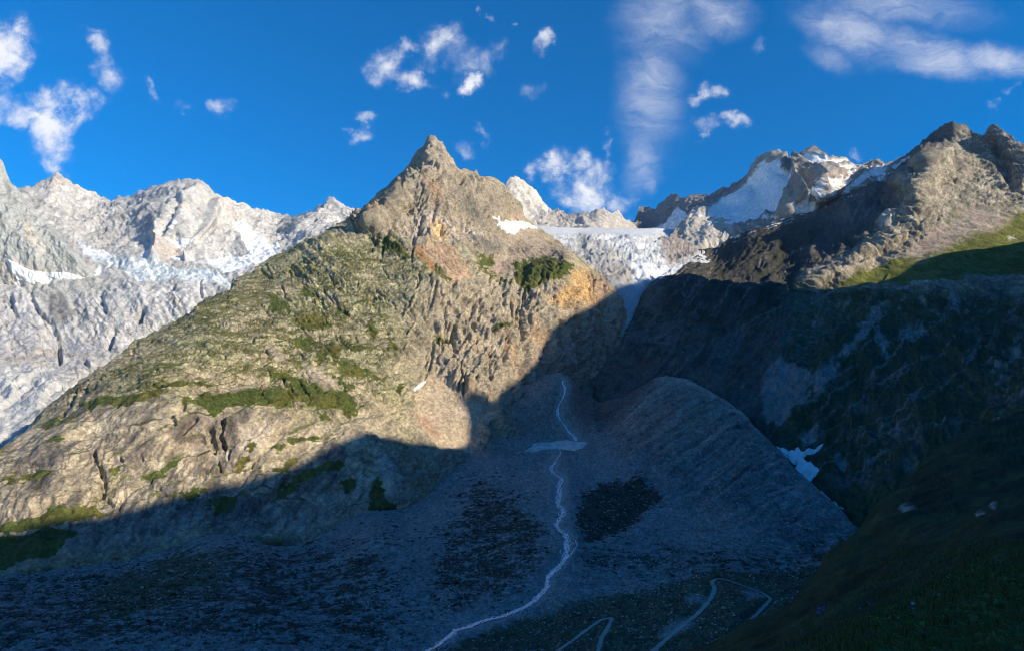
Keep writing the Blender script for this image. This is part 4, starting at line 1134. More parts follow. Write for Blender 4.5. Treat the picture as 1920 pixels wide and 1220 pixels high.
def floor_relief(P, px, py, n):
    wx, wy = warp(P, px, py, 80, 5, 13)
    h = 9 * fbm(P, 260, 3, seed=80)
    c = -0.8; R = np.array([[math.cos(c), 0, math.sin(c)], [0, 1, 0], [-math.sin(c), 0, math.cos(c)]])
    mor = pmask(wx, wy, [(1140, 780), (1250, 700), (1400, 760), (1500, 860), (1640, 1000), (1560, 1060), (1350, 960), (1200, 900)], 30)
    h += mor * (9 * fbm(P, 46, 3, (7, .8, 1.5), 81, gain=.6, ridged=True, rot=MOR_FALL) + 3 * fbm(P, 17, 3, (7, .8, 1.5), 181, gain=.6, ridged=True, rot=MOR_FALL))
    h += 4.5 * fbm(P, 34, 4, seed=82, gain=.7)
    h += 2.0 * fbm(P, 8, 3, seed=83, gain=.8)
    ch = np.maximum(smask(px, py, STREAM, 16), smask(px, py, STREAM2, 18))
    tr = np.maximum.reduce([smask(px, py, t, 16) for t in TRACKS])
    h *= 1 - sm(np.maximum(ch, tr), .1, .5)
    h -= 4 * sm(ch, 0, 1)
    for pts, w, d in (
        ([(1100, 700), (1130, 740), (1120, 780)], 14, -16), ([(1150, 700), (1180, 730)], 14, 12), ([(1220, 712), (1175, 750), (1130, 800)], [12, 20, 14], -14), ([(1060, 700), (1040, 740)], 10, -6),
        ([(1200, 950), (1160, 990), (1100, 1010)], [16, 22, 16], -5), ([(1380, 800), (1300, 860), (1200, 900)], [8, 12, 8], 5),
    ):
        h += d * sm(smask(wx, wy, pts, w), 0, 1)
    return h


def floor_paint(P, px, py, n, h):
    wx, wy = warp(P, px, py, 60, 8, 14)
    N = len(px)
    c = np.tile(np.array([.215, .215, .21], np.float32), (N, 1))
    v = fbm(P, 110, 4, seed=84, gain=.6)
    v2 = fbm(P, 22, 4, seed=85, gain=.7)
    c = mixc(c, (.13, .13, .13), sm(v, 0, .5) * .6)
    # warm pale scree near the gorge and on the moraine face
    c = mixc(c, (.25, .205, .17), .85 * sm(wy, 880, 780))
    c = mixc(c, (.22, .18, .145), .6 * pmask(wx, wy, [(1140, 790), (1250, 705), (1390, 780), (1330, 860), (1200, 850)], 30))
    c = mixc(c, (.17, .085, .07), .9 * pmask(wx, wy, [(1060, 690), (1240, 680), (1225, 722), (1190, 752), (1150, 790), (1100, 800), (1075, 770)], 14) * sm(v2, -.6, .0))
    c = mixc(c, (.33, .29, .24), .6 * sm(.35 * v2 + smask(wx, wy, [(1215, 708), (1250, 708), (1290, 714), (1330, 735), (1370, 759), (1395, 777), (1412, 797), (1442, 827), (1468, 852), (1492, 882), (1545, 932), (1600, 987)], [6, 7, 8, 8, 7, 7, 7, 6, 6, 5, 4, 3]), .2, .6))
    st = fbm(P, 34, 4, (8, .8, 1.5), 86, gain=.65, rot=MOR_FALL)
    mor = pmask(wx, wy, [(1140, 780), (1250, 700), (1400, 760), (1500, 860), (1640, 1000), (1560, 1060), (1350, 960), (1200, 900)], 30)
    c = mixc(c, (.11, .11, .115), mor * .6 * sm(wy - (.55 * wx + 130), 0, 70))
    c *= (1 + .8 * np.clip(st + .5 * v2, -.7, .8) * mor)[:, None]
    for k in range(46):
        a = SRS.uniform(0, 1); x0 = 1180 + 330 * a; y0 = 720 + 200 * a * a + SRS.uniform(0, 40)
        ln = SRS.uniform(60, 190); dk = SRS.uniform() < .5
        pts = [(x0, y0), (x0 - ln * .55, y0 + ln * .42), (x0 - ln, y0 + ln * (.62 + .15 * a))]
        c = mixc(c, (.075, .07, .068) if dk else (.27, .225, .18), .45 * mor * sm(smask(wx, wy, pts, [2, SRS.uniform(4, 9), 2]) + .5 * v2, .2, .9))
    # low dark scrub and turf
    veg = .45 * fbm(P, 45, 3, seed=87, gain=.6) + .85 * fbm(P, 13, 4, seed=88, gain=.75)
    bush = pmask(wx, wy, [(880, 880), (980, 920), (1030, 980), (1030, 1060), (960, 1120), (780, 1150), (820, 1000)], 40) * .75
    bush = np.maximum(bush, pmask(wx, wy, [(1090, 920), (1200, 890), (1240, 930), (1180, 990), (1100, 1010), (1080, 980)], 16) * 1.25)
    bush = np.maximum(bush, pmask(wx, wy, [(-90, 1060), (200, 1040), (420, 1000), (720, 1000), (780, 1240), (-90, 1240)], 50) * .70)
    bush = np.maximum(bush, pmask(wx, wy, [(1090, 1010), (1300, 1020), (1560, 1010), (1640, 1020), (1560, 1080), (1300, 1090), (1080, 1080)], 30) * .65)
    turf = pmask(wx, wy, [(820, 1240), (900, 1180), (1060, 1130), (1200, 1110), (1330, 1060), (1480, 1060), (1560, 1060), (1500, 1240)], 18)
    turf = np.maximum(turf, .8 * pmask(wx, wy, [(150, 1090), (330, 1020), (480, 1010), (430, 1100), (260, 1180), (160, 1180)], 30))
    vg = sm(veg + bush - .55, 0.0, .22)
    c = mixc(c, (.030, .036, .024), vg * .92)
    c = mixc(c, (.050, .062, .026), sm(turf + .6 * veg, .45, .8) * .88)
    c *= (1 + .6 * v2 + .9 * np.clip(fbm(P, 7, 3, seed=89, gain=.8), -.3, 1))[:, None]
    wet = np.maximum(smask(px, py, STREAM, 16), smask(px, py, STREAM2, 30))
    c = mixc(c, (.30, .29, .275), sm(wet + .4 * v2, .15, .75) * .8)
    for p in ([(1285, 1128), (1300, 1118), (1328, 1116), (1322, 1130), (1290, 1134)], [(1235, 1190), (1255, 1168), (1290, 1160), (1300, 1170), (1262, 1192), (1240, 1198)], [(1385, 1110), (1410, 1104), (1436, 1116), (1420, 1130), (1398, 1124)]):
        c = mixc(c, (.26, .255, .245), .9 * pmask(wx, wy, p, 5))
    c = mixc(c, (.30, .28, .25), .5 * pmask(wx, wy, [(1000, 1130), (1050, 1080), (1090, 1090), (1080, 1130), (1030, 1150)], 10))
    return c


floor = layer('floor', -240, 1680, 1.75,
    [(-240, 1065), (-90, 1010), (0, 1015), (150, 985), (300, 960), (400, 930), (560, 950), (700, 880), (780, 800), (850, 760), (950, 715), (1050, 698), (1068, 706), (1090, 735), (1120, 752), (1165, 746), (1200, 724), (1225, 710), (1250, 706), (1290, 712), (1330, 733), (1345, 742), (1370, 757), (1395, 775), (1410, 795), (1440, 825), (1465, 850), (1490, 880), (1520, 905), (1545, 930), (1575, 955), (1600, 985), (1640, 1012), (1680, 1040)],
    [(-90, 1300), (1680, 1300)],
    [(-240, 1110, 1020), (-240, 1225, 610), (820, 1210, 640), (600, 1225, 620), (300, 1225, 620), (0, 1225, 610), (-80, 1225, 610), (0, 1060, 1220), (150, 1040, 1250), (300, 1010, 1320), (400, 965, 1430), (560, 1005, 1400), (750, 940, 1580), (800, 890, 1720), (870, 850, 1760), (920, 770, 1930), (1010, 740, 2000), (1060, 715, 2080), (1040, 835, 1850), (1050, 900, 1460), (1060, 1000, 1060), (1020, 1100, 820), (900, 1160, 715),
     (500, 1100, 900), (200, 1120, 900), (700, 1100, 870), (700, 1000, 1180), (850, 950, 1400), (950, 850, 1750), (960, 1000, 1120), (1120, 745, 2060), (1200, 715, 2120), (1250, 706, 2120), (1330, 733, 1880), (1400, 783, 1640), (1465, 850, 1400), (1540, 928, 1190), (1600, 985, 1060), (1680, 1040, 960), (1150, 800, 1880), (1250, 850, 1520), (1200, 950, 1240), (1300, 1000, 1060), (1400, 950, 1140), (1350, 850, 1460), (1500, 980, 1050), (1200, 1100, 800), (1350, 1090, 770), (1440, 1110, 740), (1500, 1060, 850), (1200, 1210, 610), (1350, 1210, 590), (1560, 1080, 790), (1680, 1200, 560), (1000, 1220, 620), (300, 1300, 500), (1000, 1300, 500), (1600, 1300, 460)],
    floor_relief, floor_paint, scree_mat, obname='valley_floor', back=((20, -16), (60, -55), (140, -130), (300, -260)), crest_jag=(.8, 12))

# ================================================================== near hillside (camera stands on it)
def near_relief(P, px, py, n):
    d = np.hypot(P[:, 0], P[:, 1])
    s = np.clip(d / 300, 0.004, 1)
    h = s * 8 * fbm(P, 90, 3, (1.5, 1, 1), 90, ridged=True)
    h += np.clip(d / 120, .05, 1) * 4.2 * fbm(P, 22, 4, seed=91, gain=.6)
    h += np.clip(d / 30, .1, 1) * .25 * fbm(P, 2.6, 3, seed=92, gain=.65)
    return h * sm(d, 2, 30)


def near_paint(P, px, py, n, h):
    N = len(px)
    c = np.tile(np.array([.020, .030, .014], np.float32), (N, 1))
    v = fbm(P, 30, 5, seed=93, gain=.65)
    v2 = fbm(P, 5, 4, seed=94, gain=.7)
    c = mixc(c, (.038, .050, .020), sm(v, -.1, .4) * .7)
    c = mixc(c, (.018, .022, .012), sm(v, -.1, -.5) * .7)
    wx, wy = warp(P, px, py, 20, 5, 15)
    for p in ([(1868, 980), (1900, 962), (1880, 985)], [(1845, 990), (1865, 990), (1850, 1002)], [(1700, 970), (1730, 968), (1715, 985)], [(1850, 878), (1875, 865), (1862, 882)]):
        c = mixc(c, (.30, .29, .27), .8 * sm(pmask(wx, wy, p, 6), .3, .8))
    st = fbm(P, 14, 4, (3.5, 1, 1), 612, gain=.7)
    c = mixc(c, (.055, .072, .030), .6 * sm(st, .12, .4))
    c = mixc(c, (.010, .013, .008), .8 * sm(-st, .1, .35))
    c *= (1 + .7 * v2)[:, None]
    return c


near = layer('near', 1255, 2080, 2.0,
    [(1255, 1236), (1290, 1222), (1340, 1206), (1400, 1172), (1440, 1156), (1475, 1140), (1505, 1118), (1530, 1090), (1553, 1060), (1580, 1030), (1610, 1000), (1650, 955), (1690, 915), (1740, 862), (1790, 822), (1850, 795), (1920, 770), (2080, 720)],
    [(1255, 1300), (2080, 1300)],
    [(2080, 720, 700), (1920, 770, 640), (1790, 822, 560), (1690, 915, 460), (1610, 1000, 390), (1553, 1060, 340), (1505, 1118, 310), (1440, 1156, 290), (1340, 1206, 265), (1255, 1236, 250),
     (1920, 850, 330), (1800, 900, 300), (1700, 960, 250), (1920, 960, 120), (1800, 1010, 110), (1700, 1060, 105), (1600, 1100, 130), (1520, 1140, 170), (1900, 1080, 30), (1800, 1110, 38), (1700, 1140, 45), (1600, 1165, 60), (1500, 1190, 90), (1400, 1215, 140), (1920, 1220, 6.5), (1800, 1220, 9), (1700, 1220, 14), (1600, 1225, 24), (1500, 1235, 45), (2080, 1000, 60), (2080, 1220, 5.5), (2000, 1300, 4.2), (1700, 1300, 6.5), (1300, 1300, 60)],
    near_relief, near_paint, turf_mat, mode='log', obname='hillside', back=((8, -8), (40, -34), (120, -90)), crest_jag=(.8, 18))

# ================================================================== ridge out of frame on the sun side, and far ground
CREST_B = [(-2500, 340), (400, 405), (595, 400), (620, 388), (656, 390), (723, 376), (813, 390), (911, 398), (1012, 403), (1068, 410), (1160, 445), (1228, 461), (1270, 437), (1325, 415), (1384, 399), (1469, 380), (1517, 389), (1554, 457), (1580, 560), (1615, 538), (1649, 506), (1684, 537), (1812, 587), (1942, 667), (2026, 730), (2061, 777), (2155, 824), (2288, 868), (2488, 955), (2600, 1005), (2750, 1055), (2961, 1100), (3040, 1160), (3110, 1100), (3150, 850), (3180, 790), (3240, 710), (3323, 681), (3396, 684), (3533, 740), (3658, 720), (3720, 688), (3857, 665), (4600, 500), (6000, 300)]  # crest of the unseen ridge, shaped to cast the valley shadow


def build_sun_ridge():
    tanE = math.tan(SUN_EL)
    sx, sy = math.sin(SUN_AZ), -math.cos(SUN_AZ)
    qx, qy = math.cos(SUN_AZ), math.sin(SUN_AZ)
    q = np.arange(-2500, 6000, 14.0)
    b = np.interp(q, [p[0] for p in CREST_B], [p[1] for p in CREST_B])
    jag = np.stack([q, q * 0, q * 0], -1)
    sc = 1200.0
    hc = b + sc * tanE + 5 * fbm(jag, 60, 4, seed=95, gain=.6)
    s0 = np.maximum(.203 * q, 0) + 14
    z0 = np.interp(q, [-2500, -600, 0, 345, 1000, 2000, 2750, 3400, 3900, 6000], [-250, -120, -10, -5, 120, 300, 480, 660, 820, 500])
    rows, cols = [], []
    ts = np.linspace(0, 1, 40)
    for t in ts:
        s = s0 + (sc - s0) * t
        z = z0 + (hc - z0) * t
        rows.append(np.stack([s * sx + q * qx, s * sy + q * qy, z], -1))
    for k in (150, 400, 900, 1600):
        s = np.full_like(q, sc + k)
        rows.append(np.stack([s * sx + q * qx, s * sy + q * qy, hc - k * .75], -1))
    A = np.array(rows)
    ny, nx = A.shape[:2]
    P = A.reshape(-1, 3).astype(np.float32)
    amp = np.concatenate([np.sin(np.pi * ts), [1, 1, 1, 1]])
    A[..., 2] += (amp[:, None] * 22 * fbm(P, 260, 3, seed=96).reshape(ny, nx)) - amp[:, None] * 12
    v = fbm(P, 200, 3, seed=97)
    c = np.tile(np.array([.06, .07, .03], np.float32), (len(P), 1))
    c = mixc(c, (.2, .19, .17), sm(v + (P[:, 2] - 700) / 900, 0, .4))
    link('mountainside', mesh_from('mountainside', A.reshape(-1, 3), grid_faces(ny, nx), rock_mat, c), kind='structure')


build_sun_ridge()
ge = 9000.0
gx = np.linspace(-ge, ge, 60)
GX, GY = np.meshgrid(gx, gx + 3000)
GZ = np.full_like(GX, -330.0)
gp = np.stack([GX, GY, GZ], -1).reshape(-1, 3)
gp[:, 2] += 12 * fbm(gp.astype(np.float32), 900, 3, seed=98)
link('ground', mesh_from('ground', gp, grid_faces(60, 60), rock_mat, np.tile([.08, .09, .04], (len(gp), 1))), kind='structure')


# ================================================================== things lying on the ground
def drape(layer_, poly, step=1.3, warp_amp=2.0, lift=1.4, seed=0):
    """sheet with thinning edges over part of a finished surface"""
    P = np.array(poly, float)
    x0, y0 = P.min(0) - 4; x1, y1 = P.max(0) + 4
    X, Y_ = np.meshgrid(np.arange(x0, x1, step), np.arange(y0, y1, step * .7))
    S = sample(layer_, X, Y_)
    f = S.reshape(-1, 3).astype(np.float32)
    wx = X.ravel() + warp_amp * fbm(f, 25, 4, seed=400 + seed, gain=.7)
    wy = Y_.ravel() + warp_amp * .7 * fbm(f, 25, 4, seed=420 + seed, gain=.7)
    m = pmask(wx, wy, poly, 2.2).reshape(X.shape)
    up = np.zeros_like(S); up[..., 2] = 1
    tocam = -S / np.linalg.norm(S, axis=-1, keepdims=True)
    off = (m - .42) * 2 * lift
    A = S + (up * .7 + tocam * .7) * off[..., None]
    ny, nx = X.shape
    fc = grid_faces(ny, nx)
    keep = m.ravel()[fc].max(1) > .3
    fc = fc[keep]
    used, inv = np.unique(fc, return_inverse=True)
    return A.reshape(-1, 3)[used], inv.reshape(fc.shape)


def ribbon(layer_, pts, w, lift=.7, jitter=0.0, seed=0, step=2.0):
    """flat strip following a line in the picture plane, laid on the surface; W in picture pixels (or list per point)"""
    p = np.array(pts, float)
    seg = np.hypot(*np.diff(p, axis=0).T)
    t = np.concatenate([[0], np.cumsum(seg)])
    n = max(3, int(t[-1] / step))
    tt = np.linspace(0, t[-1], n)
    x = np.interp(tt, t, p[:, 0]); y = np.interp(tt, t, p[:, 1])
    W = np.interp(tt, t, np.full(len(p), w, float) if np.isscalar(w) else w)
    k = np.array([.25, .5, .25])
    for _ in range(2):
        x[1:-1] = np.convolve(x, k, 'valid'); y[1:-1] = np.convolve(y, k, 'valid')
    if jitter:
        q = np.stack([tt, tt * 0 + seed * 9.1, tt * 0], -1)
        x = x + jitter * fbm(q, 16, 3, seed=430 + seed, gain=.6)
        y = y + jitter * .35 * fbm(q, 12, 3, seed=440 + seed, gain=.6)
    S = sample(layer_, x, y)
    d = np.gradient(S, axis=0); d[:, 2] *= .3
    d /= np.linalg.norm(d, axis=1)[:, None]
    side = np.cross(d, [0, 0, 1.0]); side /= np.linalg.norm(side, axis=1)[:, None] + 1e-9
    wm = (W * S[:, 1] / F)[:, None] * (1 + .35 * noise(np.stack([tt, tt * 0, tt * 0 + seed], -1), 7, seed=seed)[:, None])
    L = S + side * wm * .5; R = S - side * wm * .5
    # keep the strip flat across, just above the ground
    z = np.maximum(np.maximum(L[:, 2], R[:, 2]), S[:, 2]) + lift
    L[:, 2] = z; R[:, 2] = z; M = S.copy(); M[:, 2] = z + .1
    V = np.stack([L, M, R], 1).reshape(-1, 3)
    i = np.arange(n - 1) * 3
    fc = np.concatenate([np.stack([i, i + 1, i + 4, i + 3], 1), np.stack([i + 1, i + 2, i + 5, i + 4], 1)])
    return V, fc


def join(parts):
    V, Fc, o = [], [], 0
    for v, f in parts:
        V.append(v); Fc.append(f + o); o += len(v)
    return np.concatenate(V), np.concatenate(Fc)


snow_mat = plain_material('old_snow', (.74, .76, .79), rough=.7, var=.12, size=12)
snow_dirty = plain_material('dirty_snow', (.50, .47, .46), rough=.8, var=.25, size=14)
water_mat = plain_material('stream_water', (.62, .68, .74), rough=.3, spec=.5, var=.4, size=5)
track_mat = plain_material('gravel_track', (.30, .295, .285), rough=.95, var=.2, size=5)

parts = [ribbon(floor, STREAM, [3.0, 3.5, 3, 3, 4, 4, 4, 4, 4, 3], jitter=3, seed=1), ribbon(floor, STREAM[4:], 2.2, jitter=8, seed=2), ribbon(floor, STREAM[3:], 1.6, jitter=10, seed=3)]
w2 = np.linspace(2.6, 5.0, len(STREAM2))
parts += [ribbon(floor, STREAM2, w2, jitter=7, seed=4), ribbon(floor, STREAM2, w2 * .55, jitter=15, seed=5), ribbon(floor, STREAM2, w2 * .5, jitter=18, seed=6), ribbon(floor, STREAM2[2:20], 1.8, jitter=16, seed=7), ribbon(floor, STREAM2[4:26], 1.6, jitter=20, seed=14), ribbon(floor, STREAM2[8:], 1.8, jitter=15, seed=15), ribbon(floor, STREAM2[6:30], 2.0, jitter=24, seed=16), ribbon(floor, STREAM2[14:], 2.4, jitter=11, seed=17)]
parts += [ribbon(floor, [(1064, 1004), (1078, 1010), (1084, 1024), (1074, 1034), (1062, 1042)], 2.0, jitter=2, seed=8), ribbon(floor, [(1048, 838), (1052, 850), (1040, 862)], 1.6, jitter=2, seed=9)]
v, f = join(parts)
link('stream', mesh_from('stream', v, f, water_mat), kind='structure')
v, f = ribbon(right, [(1522, 915), (1530, 928), (1546, 938), (1558, 948), (1566, 960), (1580, 972), (1596, 982)], [5, 6, 8, 8, 6, 5, 4], jitter=2, seed=31)
link('meltwater_stream', mesh_from('meltwater_stream', v, f, water_mat), kind='structure')
for t, w in zip(TRACKS, ([10, 9, 9, 8, 8, 7, 6, 5, 5, 6, 7, 8, 8, 9, 10], 7.5)):
    v, f = ribbon(floor, t, w, lift=.35, step=2.5, seed=12)
    link('dirt_track', mesh_from('dirt_track', v, f, track_mat), kind='structure')
v, f = drape(floor, [(983, 846), (995, 839), (1003, 831), (1035, 828), (1062, 825), (1102, 827), (1092, 838), (1077, 844), (1050, 840), (1020, 843), (1000, 846)], lift=2.0, seed=1)
link('snow_patch', mesh_from('snow_patch', v, f, snow_dirty), label='long streaky old snow patch across the stream at the head of the valley floor', category='snow patch')
v, f = drape(right, [(1465, 851), (1500, 851), (1508, 862), (1520, 851), (1540, 846), (1530, 856), (1512, 864), (1508, 872), (1524, 878), (1535, 890), (1526, 903), (1519, 925), (1508, 915), (1500, 900), (1492, 893), (1500, 885), (1484, 870)], lift=2.2, seed=2, warp_amp=2.5)
link('snow_patch', mesh_from('snow_patch', v, f, snow_mat), label='bright blue-white snow tongue in the dark gully behind the moraine crest', category='snow patch')
v, f = drape(cone, [(15, 488), (40, 497), (62, 507), (90, 511), (130, 514), (158, 524), (120, 526), (95, 530), (92, 538), (70, 537), (45, 528), (45, 548), (25, 540), (38, 524), (30, 510)], lift=3.0, seed=3)
link('snow_patch', mesh_from('snow_patch', v, f, snow_mat), label='white snow field at the foot of the grey cone at the left edge', category='snow patch')

# boulders ----------------------------------------------------------------------------------------------------
rnd = random.Random(11)
nrs = np.random.RandomState(5)


def boulder_shape(seed, sub=2):
    import bmesh
    bm = bmesh.new()
    bmesh.ops.create_icosphere(bm, subdivisions=sub, radius=1.0)
    r_ = random.Random(seed)
    cuts = [(Vector((r_.gauss(0, 1), r_.gauss(0, 1), r_.gauss(0, .8))).normalized(), r_.uniform(.5, .85)) for _ in range(9)]
    sc = (r_.uniform(.9, 1.4), r_.uniform(.7, 1.1), r_.uniform(.55, .8))
    for vv in bm.verts:
        for n_, d_ in cuts:
            e = vv.co.dot(n_) - d_
            if e > 0:
                vv.co -= n_ * e
        vv.co = Vector((vv.co.x * sc[0], vv.co.y * sc[1], vv.co.z * sc[2]))
    me = bpy.data.meshes.new('boulder')
    bm.to_mesh(me); bm.free()
    return me


pale_rock = plain_material('boulder_granite', (.27, .26, .245), var=.3, size=1.2)
rust_rock = plain_material('boulder_rusty', (.16, .09, .07), var=.3, size=1.2)
protos = []
for k in range(6):
    me = boulder_shape(40 + k); me.materials.append(pale_rock); protos.append(me)
me_r = boulder_shape(77); me_r.materials.append(rust_rock)

BIG = [  # px, py, size in picture pixels, mesh, label
    (817, 838, 11, me_r, 'dark rusty block at the edge of the sunlit scree fan'),
    (819, 931, 8, None, 'pale boulder alone on the dark scree below the sunlit fan'),
    (1354, 928, 8, None, 'pale boulder on the outer slope of the moraine'),
    (750, 1087, 11, None, 'large pale boulder among scrub low on the left scree'),
    (712, 1153, 12, None, 'broad pale boulder near the bottom edge left of the stream'),
    (952, 1115, 15, None, 'flat pale boulder beside the stream bend'),
    (1204, 1189, 16, None, 'flat boulder in the turf between the two track bends'),
    (904, 966, 8, None, 'small pale boulder on scree left of the upper stream braids'),
    (1185, 847, 7, me_r, 'dark reddish block low on the moraine face'),
    (1262, 765, 9, me_r, 'dark rusty block high on the moraine face'),
    (114, 1180, 9, None, 'pale boulder near the bottom left corner'),
    (280, 1213, 14, None, 'rounded boulder cut by the bottom edge of the picture at left'),
    (266, 1097, 8, None, 'pale boulder on turf under the shaded slabs'),
    (290, 1123, 8, None, 'pale boulder just below another on the turf under the slabs'),
    (1358, 1145, 12, None, 'grey boulder inside the hairpin of the track'),
    (1540, 1020, 10, None, 'grey boulder where the moraine meets the dark hillside'),
    (1548, 1052, 12, None, 'pale boulder above the edge of the dark hillside'),
    (1290, 847, 9, None, 'grey boulder half way up the moraine face'),
    (1000, 1222, 14, None, 'pale boulder at the bottom edge between stream and track'),
]


def put_boulder(px, py, size, me, label, group=None, lay=None):
    p = sample(lay or floor, px, py)
    o = bpy.data.objects.new('boulder', me)
    scene.collection.objects.link(o)
    s_ = size * p[1] / F * .5
    o.location = (p[0], p[1], p[2] + s_ * .15)
    o.rotation_euler = (rnd.uniform(-.3, .3), rnd.uniform(-.3, .3), rnd.uniform(0, 6.28))
    o.scale = (s_, s_, s_)
    o['label'] = label; o['category'] = 'boulder'
    if group: o['group'] = group
    return o


for i, (x, y, sz, me, lb) in enumerate(BIG):
    put_boulder(x, y, sz, me or protos[i % 6], lb)
FIELDS = [  # label, group, polygon, how many, size range
    ('boulder field under the left slabs', 'boulders on the left scree', [(20, 1100), (300, 1060), (640, 1020), (760, 960), (780, 1200), (20, 1215)], 90, (4, 9)),
    ('scree just left of the braided stream', 'boulders beside the stream', [(780, 940), (1000, 900), (1020, 1080), (900, 1140), (780, 1150)], 45, (4, 7)),
    ('low ground between stream and moraine foot', 'boulders at the foot of the moraine', [(1090, 1030), (1300, 960), (1500, 960), (1560, 1040), (1400, 1090), (1120, 1120)], 70, (4, 8)),
    ('turf around the track bends', 'boulders in the turf by the track', [(1000, 1150), (1300, 1100), (1460, 1090), (1420, 1150), (1300, 1215), (1020, 1215)], 35, (4, 8)),
]
for lb, gp_, poly, n_, (a_, b_) in FIELDS:
    P_ = np.array(poly, float); c_ = 0
    while c_ < n_:
        x = rnd.uniform(P_[:, 0].min(), P_[:, 0].max()); y = rnd.uniform(P_[:, 1].min(), P_[:, 1].max())
        if pmask(np.array([x]), np.array([y]), poly, 1)[0] > .5:
            sz = a_ + (b_ - a_) * rnd.random() ** 2.2
            fx = (x - P_[:, 0].min()) / np.ptp(P_[:, 0]); fy = (y - P_[:, 1].min()) / np.ptp(P_[:, 1])
            where = ('upper' if fy < .35 else 'middle' if fy < .68 else 'lower') + (' left' if fx < .33 else ' central' if fx < .67 else ' right')
            kind = 'large' if sz > a_ + .45 * (b_ - a_) else 'medium-sized' if sz > a_ + .12 * (b_ - a_) else 'small'
            put_boulder(x, y, sz, protos[c_ % 6], '%s pale boulder, %s part of the %s' % (kind, where, lb), gp_)
            c_ += 1


def scatter_points(n, dens, x0, x1, y0, y1, lay):
    X = nrs.uniform(x0, x1, n * 3); Y_ = nrs.uniform(y0, y1, n * 3)
    S = sample(lay, X, Y_)
    d = dens(X, Y_, S.astype(np.float32))
    k = np.nonzero(nrs.uniform(0, 1, len(X)) < d)[0][:n]
    return X[k], Y_[k], S[k]


def instances(base_v, base_f, pos, size, squash=1.0, seed=0):
    r2 = np.random.RandomState(seed)
    n = len(pos); m = len(base_v)
    a = r2.uniform(0, 2 * np.pi, n)
    jit = r2.uniform(.6, 1.4, (n, 3))
    B = base_v[None] * (1 + r2.normal(0, .16, (n, m, 1))) * jit[:, None] * size[:, None, None]
    ca, sa = np.cos(a)[:, None], np.sin(a)[:, None]
    V = np.stack([B[..., 0] * ca - B[..., 1] * sa, B[..., 0] * sa + B[..., 1] * ca, B[..., 2] * squash], -1) + pos[:, None]
    Fc = base_f[None] + (np.arange(n) * m)[:, None, None]
    return V.reshape(-1, 3), Fc.reshape(-1, 3)


cube = np.array([(x, y, z) for x in (-1, 1) for y in (-1, 1) for z in (-1, 1)], float) * .62
cubef = np.array([(0, 1, 3), (0, 3, 2), (4, 6, 7), (4, 7, 5), (0, 4, 5), (0, 5, 1), (2, 3, 7), (2, 7, 6), (1, 5, 7), (1, 7, 3), (0, 2, 6), (0, 6, 4)])


def stone_density(X, Y_, S):
    d = .55 + .9 * fbm(S, 70, 3, seed=500)
    d *= 1 - np.maximum(smask(X, Y_, STREAM2, 12), np.maximum.reduce([smask(X, Y_, t, 10) for t in TRACKS]))
    top = np.interp(X, floor.xs, floor.tops)
    return np.clip(d, 0, 1) * (Y_ > top + 3) * (.25 + .75 * sm(Y_, 860, 960))


X, Y_, S = scatter_points(26000, stone_density, -60, 1660, 780, 1225, floor)
size = (S[:, 1] / F) * (.65 + 1.9 * nrs.uniform(0, 1, len(S)) ** 4)
v, f = instances(cube, cubef, S, size, .8, 3)
col = np.repeat(np.clip(nrs.normal(.27, .10, len(S)), .06, .55), 8)[:, None] * np.array([1, .97, .93])
stone_mat = terrain_material('scree_stones', size=2.0, var=.2, bump=.2)
link('scattered_stones', mesh_from('scattered_stones', v, f, stone_mat, col, smooth=False), kind='stuff')


def scrub_density(X, Y_, S):
    b = pmask(X, Y_, [(880, 880), (980, 920), (1030, 980), (1030, 1060), (960, 1120), (780, 1150), (820, 1000)], 30)
    b = np.maximum(b, 1.3 * pmask(X, Y_, [(1090, 920), (1200, 890), (1240, 930), (1180, 990), (1100, 1010), (1080, 980)], 12))
    b = np.maximum(b, .9 * pmask(X, Y_, [(0, 1100), (300, 1060), (560, 1010), (760, 960), (820, 1230), (0, 1230)], 30))
    b = np.maximum(b, .8 * pmask(X, Y_, [(1090, 1010), (1300, 1030), (1560, 1010), (1600, 1030), (1560, 1080), (1300, 1090), (1080, 1080)], 20))
    return np.clip(b * (.35 + 1.6 * fbm(S, 40, 3, seed=510, gain=.7)), 0, 1)


X, Y_, S = scatter_points(6500, scrub_density, -60, 1640, 870, 1230, floor)
# each shrub: a low dome of leaf-sized faces
nl = 22
n_ = len(S)
sz = (S[:, 1] / F) * nrs.uniform(1.6, 4.6, n_)
u = nrs.normal(size=(n_, nl, 3)); u[..., 2] = np.abs(u[..., 2]) * .6
u /= np.linalg.norm(u, axis=-1, keepdims=True)
rad = nrs.uniform(.45, 1.0, (n_, nl, 1))
cen = S[:, None] + u * rad * sz[:, None, None] * np.array([1.25, 1.25, .65])
e1 = nrs.normal(size=(n_, nl, 3)); e1 /= np.linalg.norm(e1, axis=-1, keepdims=True)
e2 = np.cross(e1, u); e2 /= np.linalg.norm(e2, axis=-1, keepdims=True) + 1e-9
ls = sz[:, None, None] * nrs.uniform(.22, .42, (n_, nl, 1))
V = np.stack([cen - e1 * ls, cen + e2 * ls, cen + e1 * ls], 2).reshape(-1, 3)
Fc = np.arange(len(V)).reshape(-1, 3)
col = np.repeat(np.clip(nrs.normal(.024, .008, n_), .01, .05), nl * 3)[:, None] * np.array([.95, 1.25, .7])
link('scrub', mesh_from('scrub', V, Fc, terrain_material('scrub_leaves', size=1.0, var=.3, bump=.0), col, smooth=False), kind='stuff')

# grass and flowers round the camera ----------------------------------------------------------------------------
def near_density(X, Y_, S):
    return np.clip(.5 + .9 * fbm(S, 3, 2, seed=520), .05, 1) * (np.interp(X, near.xs, near.tops) + 90 < Y_)


